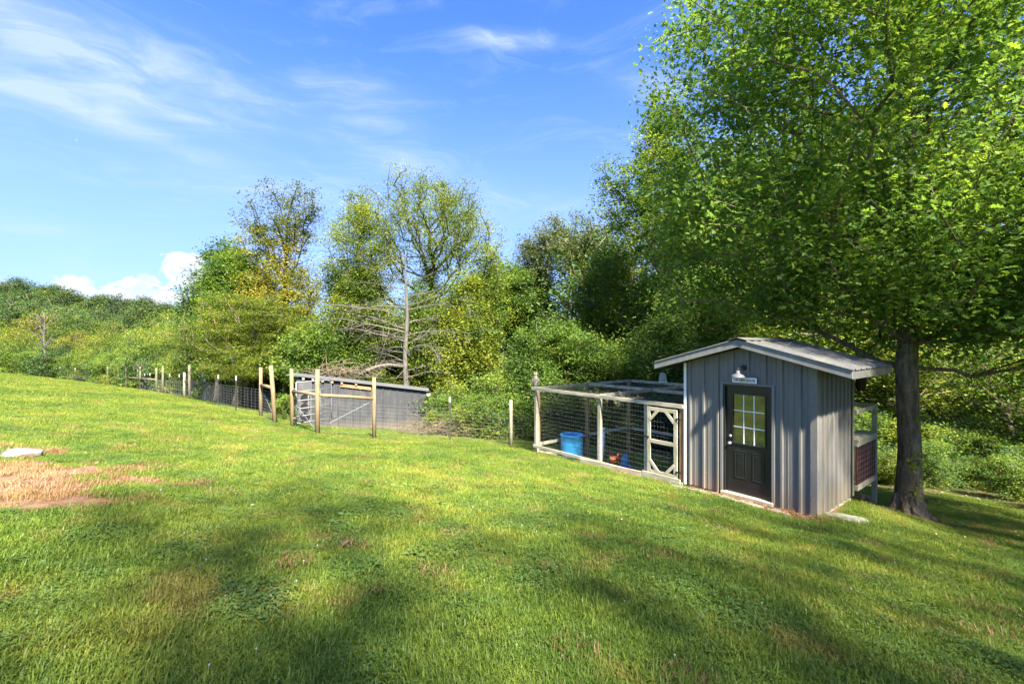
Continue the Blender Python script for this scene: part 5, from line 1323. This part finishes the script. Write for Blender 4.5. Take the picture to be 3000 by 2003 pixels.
for px, Y, s, k in ((832, 18.8, .42, 0), (1345, 18.9, .55, 2), (1400, 19.3, .65, 0), (1445, 19.0, .6, 0), (1240, 20.6, .6, 0), (1270, 19.5, .45, 2), (1310, 20, .6, 0)): shrub(px_x(px, Y), Y, s, k, 'beside the low grey shed')

# ------------------------------------------------------------------ lawn
def gn_scatter(name, label, cat, P, rot, scl, idx, protos):
    me = bpy.data.meshes.new(name); me.vertices.add(len(P)); me.vertices.foreach_set('co', np.asarray(P, np.float32).ravel())
    for nm, ty, arr in (('rot', 'FLOAT_VECTOR', rot), ('scl', 'FLOAT', scl), ('idx', 'INT', idx)):
        a = me.attributes.new(nm, ty, 'POINT'); a.data.foreach_set('vector' if ty == 'FLOAT_VECTOR' else 'value', np.asarray(arr, np.int32 if ty == 'INT' else np.float32).ravel())
    o = bpy.data.objects.new(name, me); COL.objects.link(o)
    ng = bpy.data.node_groups.new(name, 'GeometryNodeTree'); ng.interface.new_socket('Geometry', in_out='INPUT', socket_type='NodeSocketGeometry'); ng.interface.new_socket('Geometry', in_out='OUTPUT', socket_type='NodeSocketGeometry')
    N_ = ng.nodes; gi = N_.new('NodeGroupInput'); go = N_.new('NodeGroupOutput'); ip = N_.new('GeometryNodeInstanceOnPoints'); jn = N_.new('GeometryNodeJoinGeometry')
    for pm in reversed(protos):
        po = bpy.data.objects.new(name + '_tuft', pm); oi = N_.new('GeometryNodeObjectInfo'); oi.inputs['Object'].default_value = po; oi.inputs['As Instance'].default_value = True; ng.links.new(oi.outputs['Geometry'], jn.inputs[0])
    def at(nm, ty): n = N_.new('GeometryNodeInputNamedAttribute'); n.data_type = ty; n.inputs[0].default_value = nm; return n.outputs[0]
    mp = N_.new('GeometryNodeMeshToPoints'); ng.links.new(gi.outputs[0], mp.inputs[0]); ng.links.new(mp.outputs[0], ip.inputs['Points']); ng.links.new(jn.outputs[0], ip.inputs['Instance'])
    ip.inputs['Pick Instance'].default_value = True; ng.links.new(at('idx', 'INT'), ip.inputs['Instance Index']); ng.links.new(at('rot', 'FLOAT_VECTOR'), ip.inputs['Rotation']); ng.links.new(at('scl', 'FLOAT'), ip.inputs['Scale'])
    ng.links.new(ip.outputs[0], go.inputs[0]); md = o.modifiers.new('scatter', 'NODES'); md.node_group = ng
    return tag(o, label, cat, kind='stuff')
def m_grass(name, cols, trans=.35):
    m, t, out = mat(name); p = pos(t); at = t.new('ShaderNodeAttribute', attribute_name='tone').outputs['Fac']
    n1 = t.noise(p, .45, 3, .6); n2 = t.noise(p, 2.2, 4, .6); pt_ = t.maprange(t.noise(p, 1.15, 5, .65), .55, .66)
    f = t.math('ADD', t.math('MULTIPLY', at, .55), t.math('ADD', t.math('MULTIPLY', t.math('SUBTRACT', n1, .5), 1.6), t.math('MULTIPLY', t.math('SUBTRACT', n2, .5), 1.3)))
    f = t.math('ADD', f, .12, clamp=True); c = t.ramp(f, [(0, cols[0]), (.45, cols[1]), (.8, cols[2]), (1, cols[3])])
    c = t.mix(t.math('MULTIPLY', pt_, .55), c, (.26, .185, .055))
    di = t.new('ShaderNodeBsdfDiffuse'); t.put(di.inputs[0], c); tr = t.new('ShaderNodeBsdfTranslucent'); t.put(tr.inputs[0], t.mix(1.0, c, (1.4, 1.3, .6), 'MULTIPLY'))
    ms = t.new('ShaderNodeMixShader'); ms.inputs[0].default_value = trans; t.l.new(di.outputs[0], ms.inputs[1]); t.l.new(tr.outputs[0], ms.inputs[2])
    g = t.new('ShaderNodeBsdfGlossy'); g.inputs['Roughness'].default_value = .45; m2 = t.new('ShaderNodeMixShader'); m2.inputs[0].default_value = .02; t.l.new(ms.outputs[0], m2.inputs[1]); t.l.new(g.outputs[0], m2.inputs[2])
    t.l.new(m2.outputs[0], out.inputs[0]); return m
M['grass'] = m_grass('grass', [(.085, .150, .020), (.175, .245, .032), (.270, .300, .042), (.39, .33, .065)])
M['clover'] = m_grass('clover', [(.075, .140, .030), (.12, .20, .045), (.165, .245, .060), (.21, .27, .07)], .25)
M['straw'] = m_grass('straw', [(.20, .10, .04), (.30, .185, .085), (.40, .28, .14), (.50, .39, .23)], .2)
def blades(rng, n, rad, L, W, lean, tone=(0, 1), seg=2):
    a = rng.random(n) * 2 * np.pi; r = rad * np.sqrt(rng.random(n)); X = r * np.cos(a); Y = r * np.sin(a)
    h = rng.random(n) * 2 * np.pi; l = L * (.5 + .8 * rng.random(n)); le = lean * (.4 + .9 * rng.random(n)); w = W * (.6 + .7 * rng.random(n))
    D = np.stack([np.cos(h), np.sin(h), np.zeros(n)], 1); S = np.stack([-np.sin(h), np.cos(h), np.zeros(n)], 1); Z = np.array((0, 0, 1.0))
    P0 = np.stack([X, Y, np.full(n, -.006)], 1); a1 = le * .55; a2 = le * 1.45
    P1 = P0 + (D * np.sin(a1)[:, None] + Z * np.cos(a1)[:, None]) * (l * .55)[:, None]; P2 = P1 + (D * np.sin(a2)[:, None] + Z * np.cos(a2)[:, None]) * (l * .45)[:, None]
    s = S * w[:, None] / 2; V = np.stack([P0 - s, P0 + s, P1 + s * .9, P1 - s * .9, P2], 1).reshape(-1, 3); k = np.arange(n) * 5
    t = tone[0] + (tone[1] - tone[0]) * rng.random(n)
    return V, np.stack([k, k + 1, k + 2, k + 3], 1), np.stack([k + 3, k + 2, k + 4], 1), t
def grass_proto(seed, n, rad, L, W, lean, mt, tone=(0, 1)):
    rng = np.random.default_rng(seed); b = MB(); V, q, t, tn = blades(rng, n, rad, L, W, lean, tone); b.add(V, q, t, tn, tn); return b.mesh('tuft', M[mt], tone=True)
def clover_proto(seed, n, rad, size):
    rng = np.random.default_rng(seed); b = MB()
    a = rng.random(n) * 6.28; r = rad * rng.random(n) ** .6; c = np.stack([r * np.cos(a), r * np.sin(a), .015 + .035 * rng.random(n)], 1); tn = rng.random(n)
    for k in range(3):
        h = a * 3 + k * 2.094; s = size * (.7 + .6 * rng.random(n)); D = np.stack([np.cos(h), np.sin(h), .15 + .25 * rng.normal(size=n)], 1) * s[:, None]; S = np.stack([-np.sin(h), np.cos(h), .2 * rng.normal(size=n)], 1) * s[:, None]
        V = np.stack([c, c + D * .6 + S * .5, c + D * 1.05 + S * .2, c + D * 1.05 - S * .2, c + D * .6 - S * .5], 1).reshape(-1, 3); kk = np.arange(n) * 5
        b.add(V, np.stack([kk + 1, kk + 2, kk + 3, kk + 4], 1), np.stack([kk, kk + 1, kk + 4], 1), tn, tn)
    return b.mesh('clover_tuft', M['clover'], tone=True)
def lawn_points(rng, dens, rmax, rmin=1.4, az=(-1.0, .98)):
    """points with the given density (per square metre) falling off with distance"""
    P = []
    rs = np.geomspace(rmin, rmax, 26)
    for a, c in zip(rs, rs[1:]):
        area = (az[1] - az[0]) / 2 * (c * c - a * a); n = rng.poisson(area * dens((a + c) / 2))
        r = np.sqrt(rng.random(n) * (c * c - a * a) + a * a); t = az[0] + (az[1] - az[0]) * rng.random(n); P.append(np.stack([r * np.sin(t), r * np.cos(t)], 1))
    return np.concatenate(P)
def ground_rot(P, rng, spin=True):
    e = .25; x, y = P[:, 0], P[:, 1]; dx = (hgt(x + e, y) - hgt(x - e, y)) / (2 * e); dy = (hgt(x, y + e) - hgt(x, y - e)) / (2 * e)
    rx = np.arctan(dy); ry = -np.arctan(dx); out = np.zeros((len(P), 3)); rz = rng.random(len(P)) * 2 * np.pi if spin else np.zeros(len(P))
    for i in range(len(P)):
        n = Vector((-dx[i], -dy[i], 1)).normalized(); q = Vector((0, 0, 1)).rotation_difference(n) @ Matrix.Rotation(rz[i], 3, 'Z').to_quaternion(); out[i] = q.to_euler()
    return out
def inside_house(P, m=0.0):
    rx, ry = P[:, 0] - 3.76, P[:, 1] - 9.85; u = rx * .619 - ry * .7854; v = rx * .7854 + ry * .619
    return (u > -.0 - m) & (u < 2.49 + m) & (v > -.02 - m) & (v < 1.98 + m)
def build_lawn():
    rng = np.random.default_rng(42)
    gp_ = [grass_proto(s, 520, .24, L, W, le, 'grass') for s, L, W, le in ((1, .056, .0046, 1.15), (2, .050, .0042, 1.3), (3, .066, .0046, 1.0), (4, .048, .0055, 1.35))]
    P = lawn_points(rng, lambda r: 36 if r < 7 else max(3.2, 36 * (7 / r) ** 1.25), 78)
    sm = soil_mask(P[:, 0], P[:, 1]); wm = woods_mask(P[:, 0], P[:, 1]); ok = (rng.random(len(P)) > sm * 1.1) & (rng.random(len(P)) > wm * .97) & ~inside_house(P, .08)
    P = P[ok]; z = hgt(P[:, 0], P[:, 1]); r = np.hypot(P[:, 0], P[:, 1]); scl = (.85 + .35 * rng.random(len(P))) * np.clip(1 + (r - 7) * .022, 1, 2.2)
    big = .5 + .5 * np.sin(P[:, 0] * 1.3 + 1.1 * np.sin(P[:, 1] * .9)) * np.cos(P[:, 1] * 1.7); scl *= .85 + .35 * big
    scl *= 1 - .35 * np.clip(sm[ok] * 1.5, 0, 1)
    gn_scatter('grass', 'short green lawn grass covering the slope', 'grass', np.column_stack([P, z]), ground_rot(P, rng), scl, rng.integers(0, 4, len(P)), gp_)
    # longer coarse tufts
    tp = [grass_proto(s, 40, .05, .11, .006, .9, 'grass', (.3, 1)) for s in (11, 12, 13)]
    P = lawn_points(rng, lambda r: 3 if r < 9 else 10 / r, 60); ok = (soil_mask(P[:, 0], P[:, 1]) < .5) & ~inside_house(P, .02) & (woods_mask(P[:, 0], P[:, 1]) < .8); P = P[ok]
    gn_scatter('tall_grass', 'longer coarse grass tufts standing out of the lawn', 'grass', np.column_stack([P, hgt(P[:, 0], P[:, 1])]), ground_rot(P, rng), .6 + .6 * rng.random(len(P)), rng.integers(0, 3, len(P)), tp)
    # clover and broad leaved weeds
    cp = [clover_proto(s, 150, .20, sz) for s, sz in ((21, .0085), (22, .010), (23, .012))]
    P = lawn_points(rng, lambda r: 16 if r < 7 else 16 * (7 / r) ** 1.6, 24)
    k = .5 + .5 * np.sin(P[:, 0] * 1.9 + 1.6 * np.sin(P[:, 1] * 1.3 + 1)) * np.sin(P[:, 1] * 2.3 + 1.2 * np.cos(P[:, 0] * 1.1)); ok = (rng.random(len(P)) < .12 + .6 * k ** 1.5) & (soil_mask(P[:, 0], P[:, 1]) < .3) & ~inside_house(P, .15) & (woods_mask(P[:, 0], P[:, 1]) < .6); P = P[ok]
    gn_scatter('clover', 'low clover patches growing through the lawn', 'clover', np.column_stack([P, hgt(P[:, 0], P[:, 1])]), ground_rot(P, rng), .8 + .5 * rng.random(len(P)), rng.integers(0, 3, len(P)), cp)
    # clover blossoms
    b = MB(); b.lathe([(0, .040), (.004, .041), (.006, .046), (.005, .051), (0, .053)], 7); b.tube([(0, 0, 0), (0, 0, .046)], .0012, 4); fm = b.mesh('blossom', m_simple('blossom', (.42, .42, .36), .8), True)
    P = lawn_points(rng, lambda r: 2.2 if r < 8 else 8 / r, 16); k = .5 + .5 * np.sin(P[:, 0] * 1.9 + 1.6 * np.sin(P[:, 1] * 1.3 + 1)); P = P[(rng.random(len(P)) < k ** 2) & (soil_mask(P[:, 0], P[:, 1]) < .3) & ~inside_house(P, .2)]
    gn_scatter('clover_blossom', 'small white clover blossoms dotting the lawn', 'flowers', np.column_stack([P, hgt(P[:, 0], P[:, 1])]), ground_rot(P, rng), .7 + .5 * rng.random(len(P)), np.zeros(len(P)), [fm])
    # straw on the bare soil and thin thatch through the turf
    sp = [grass_proto(s, 110, .16, .11, .004, 1.5, 'straw') for s in (31, 32)]
    P = lawn_points(rng, lambda r: 34 if r < 16 else 8, 40); sm = soil_mask(P[:, 0], P[:, 1]); ok = (rng.random(len(P)) < np.clip(sm * .45, 0, 1) + .03) & ~inside_house(P, .02); P = P[ok]
    gn_scatter('straw', 'dry tan straw lying on the bare reddish soil', 'straw', np.column_stack([P, hgt(P[:, 0], P[:, 1]) + .005]), ground_rot(P, rng), .6 + .6 * rng.random(len(P)), rng.integers(0, 2, len(P)), sp)
    # fallen leaves under the trees and here and there on the lawn
    lb = MB(); leaves(lb, np.random.default_rng(1), np.zeros((1, 3)), .085, .6, 3, 0, np.array([.5]), 'oak', var=0); lm1 = lb.mesh('dry_leaf', m_simple('dry_leaf', (.22, .12, .05), .8, 0, .4, 3), tone=True)
    lb = MB(); leaves(lb, np.random.default_rng(2), np.zeros((1, 3)), .06, .6, 3, 0, np.array([.5])); lm2 = lb.mesh('dry_leaf', m_simple('dry_leaf_pale', (.34, .27, .15), .8, 0, .4, 3), tone=True)
    P = lawn_points(rng, lambda r: 30 if r < 20 else 10, 32); wm = woods_mask(P[:, 0], P[:, 1]); d = np.hypot(P[:, 0] - 8.3, P[:, 1] - 9.5); pr = np.clip(wm * 1.0 + .35 * np.exp(-(d / 2.0) ** 2) + .012, 0, 1)
    ok = (rng.random(len(P)) < pr) & ~inside_house(P, .05); P = P[ok]; rt = ground_rot(P, rng) + rng.normal(size=(len(P), 3)) * .35
    gn_scatter('leaf_litter', 'brown fallen leaves scattered under the trees and on the lawn', 'leaves', np.column_stack([P, hgt(P[:, 0], P[:, 1]) + .03]), rt, .7 + .6 * rng.random(len(P)), rng.integers(0, 2, len(P)), [lm1, lm2])
    # broad leaved plantain weeds
    wb = MB(); r2 = np.random.default_rng(9); leaves(wb, r2, r2.normal(size=(9, 3)) * (.03, .03, .005) + (0, 0, .03), .11, .55, 1.2, -.1, r2.random(9) * .5 + .2); wm_ = wb.mesh('weed', M['clover'], tone=True)
    P = lawn_points(rng, lambda r: 1.8 if r < 9 else .5, 20); P = P[(soil_mask(P[:, 0], P[:, 1]) < .3) & ~inside_house(P, .2) & (np.hypot(P[:, 0], P[:, 1]) > 3.6)]
    gn_scatter('weeds', 'broad leaved weeds scattered through the lawn', 'weeds', np.column_stack([P, hgt(P[:, 0], P[:, 1]) + .01]), ground_rot(P, rng), .3 + .4 * rng.random(len(P)), np.zeros(len(P)), [wm_])
    # wood chips at the foot of the house
    b = MB(); n = 900; u = rng.uniform(-.05, 2.6, n); v = -rng.random(n) ** 1.2 * .52 - .03
    for uu, vv in zip(u, v):
        w = hx(uu, vv); g = gz(w.x, w.y); a = rng.uniform(0, 6.28); l = rng.uniform(.015, .045); c, s = math.cos(a) * l, math.sin(a) * l
        b.add([(w.x - c, w.y - s, g + .004), (w.x - s * .25, w.y + c * .25, g + .012), (w.x + c, w.y + s, g + rng.uniform(.006, .025)), (w.x + s * .25, w.y - c * .25, g + .01)], [(0, 1, 2, 3)])
    tag(b.build('wood_chips', m_simple('chips', (.30, .17, .10), .9, 0, .5, 25)), 'reddish wood chips along the foot of the hen house front', 'mulch', kind='stuff')
build_lawn()
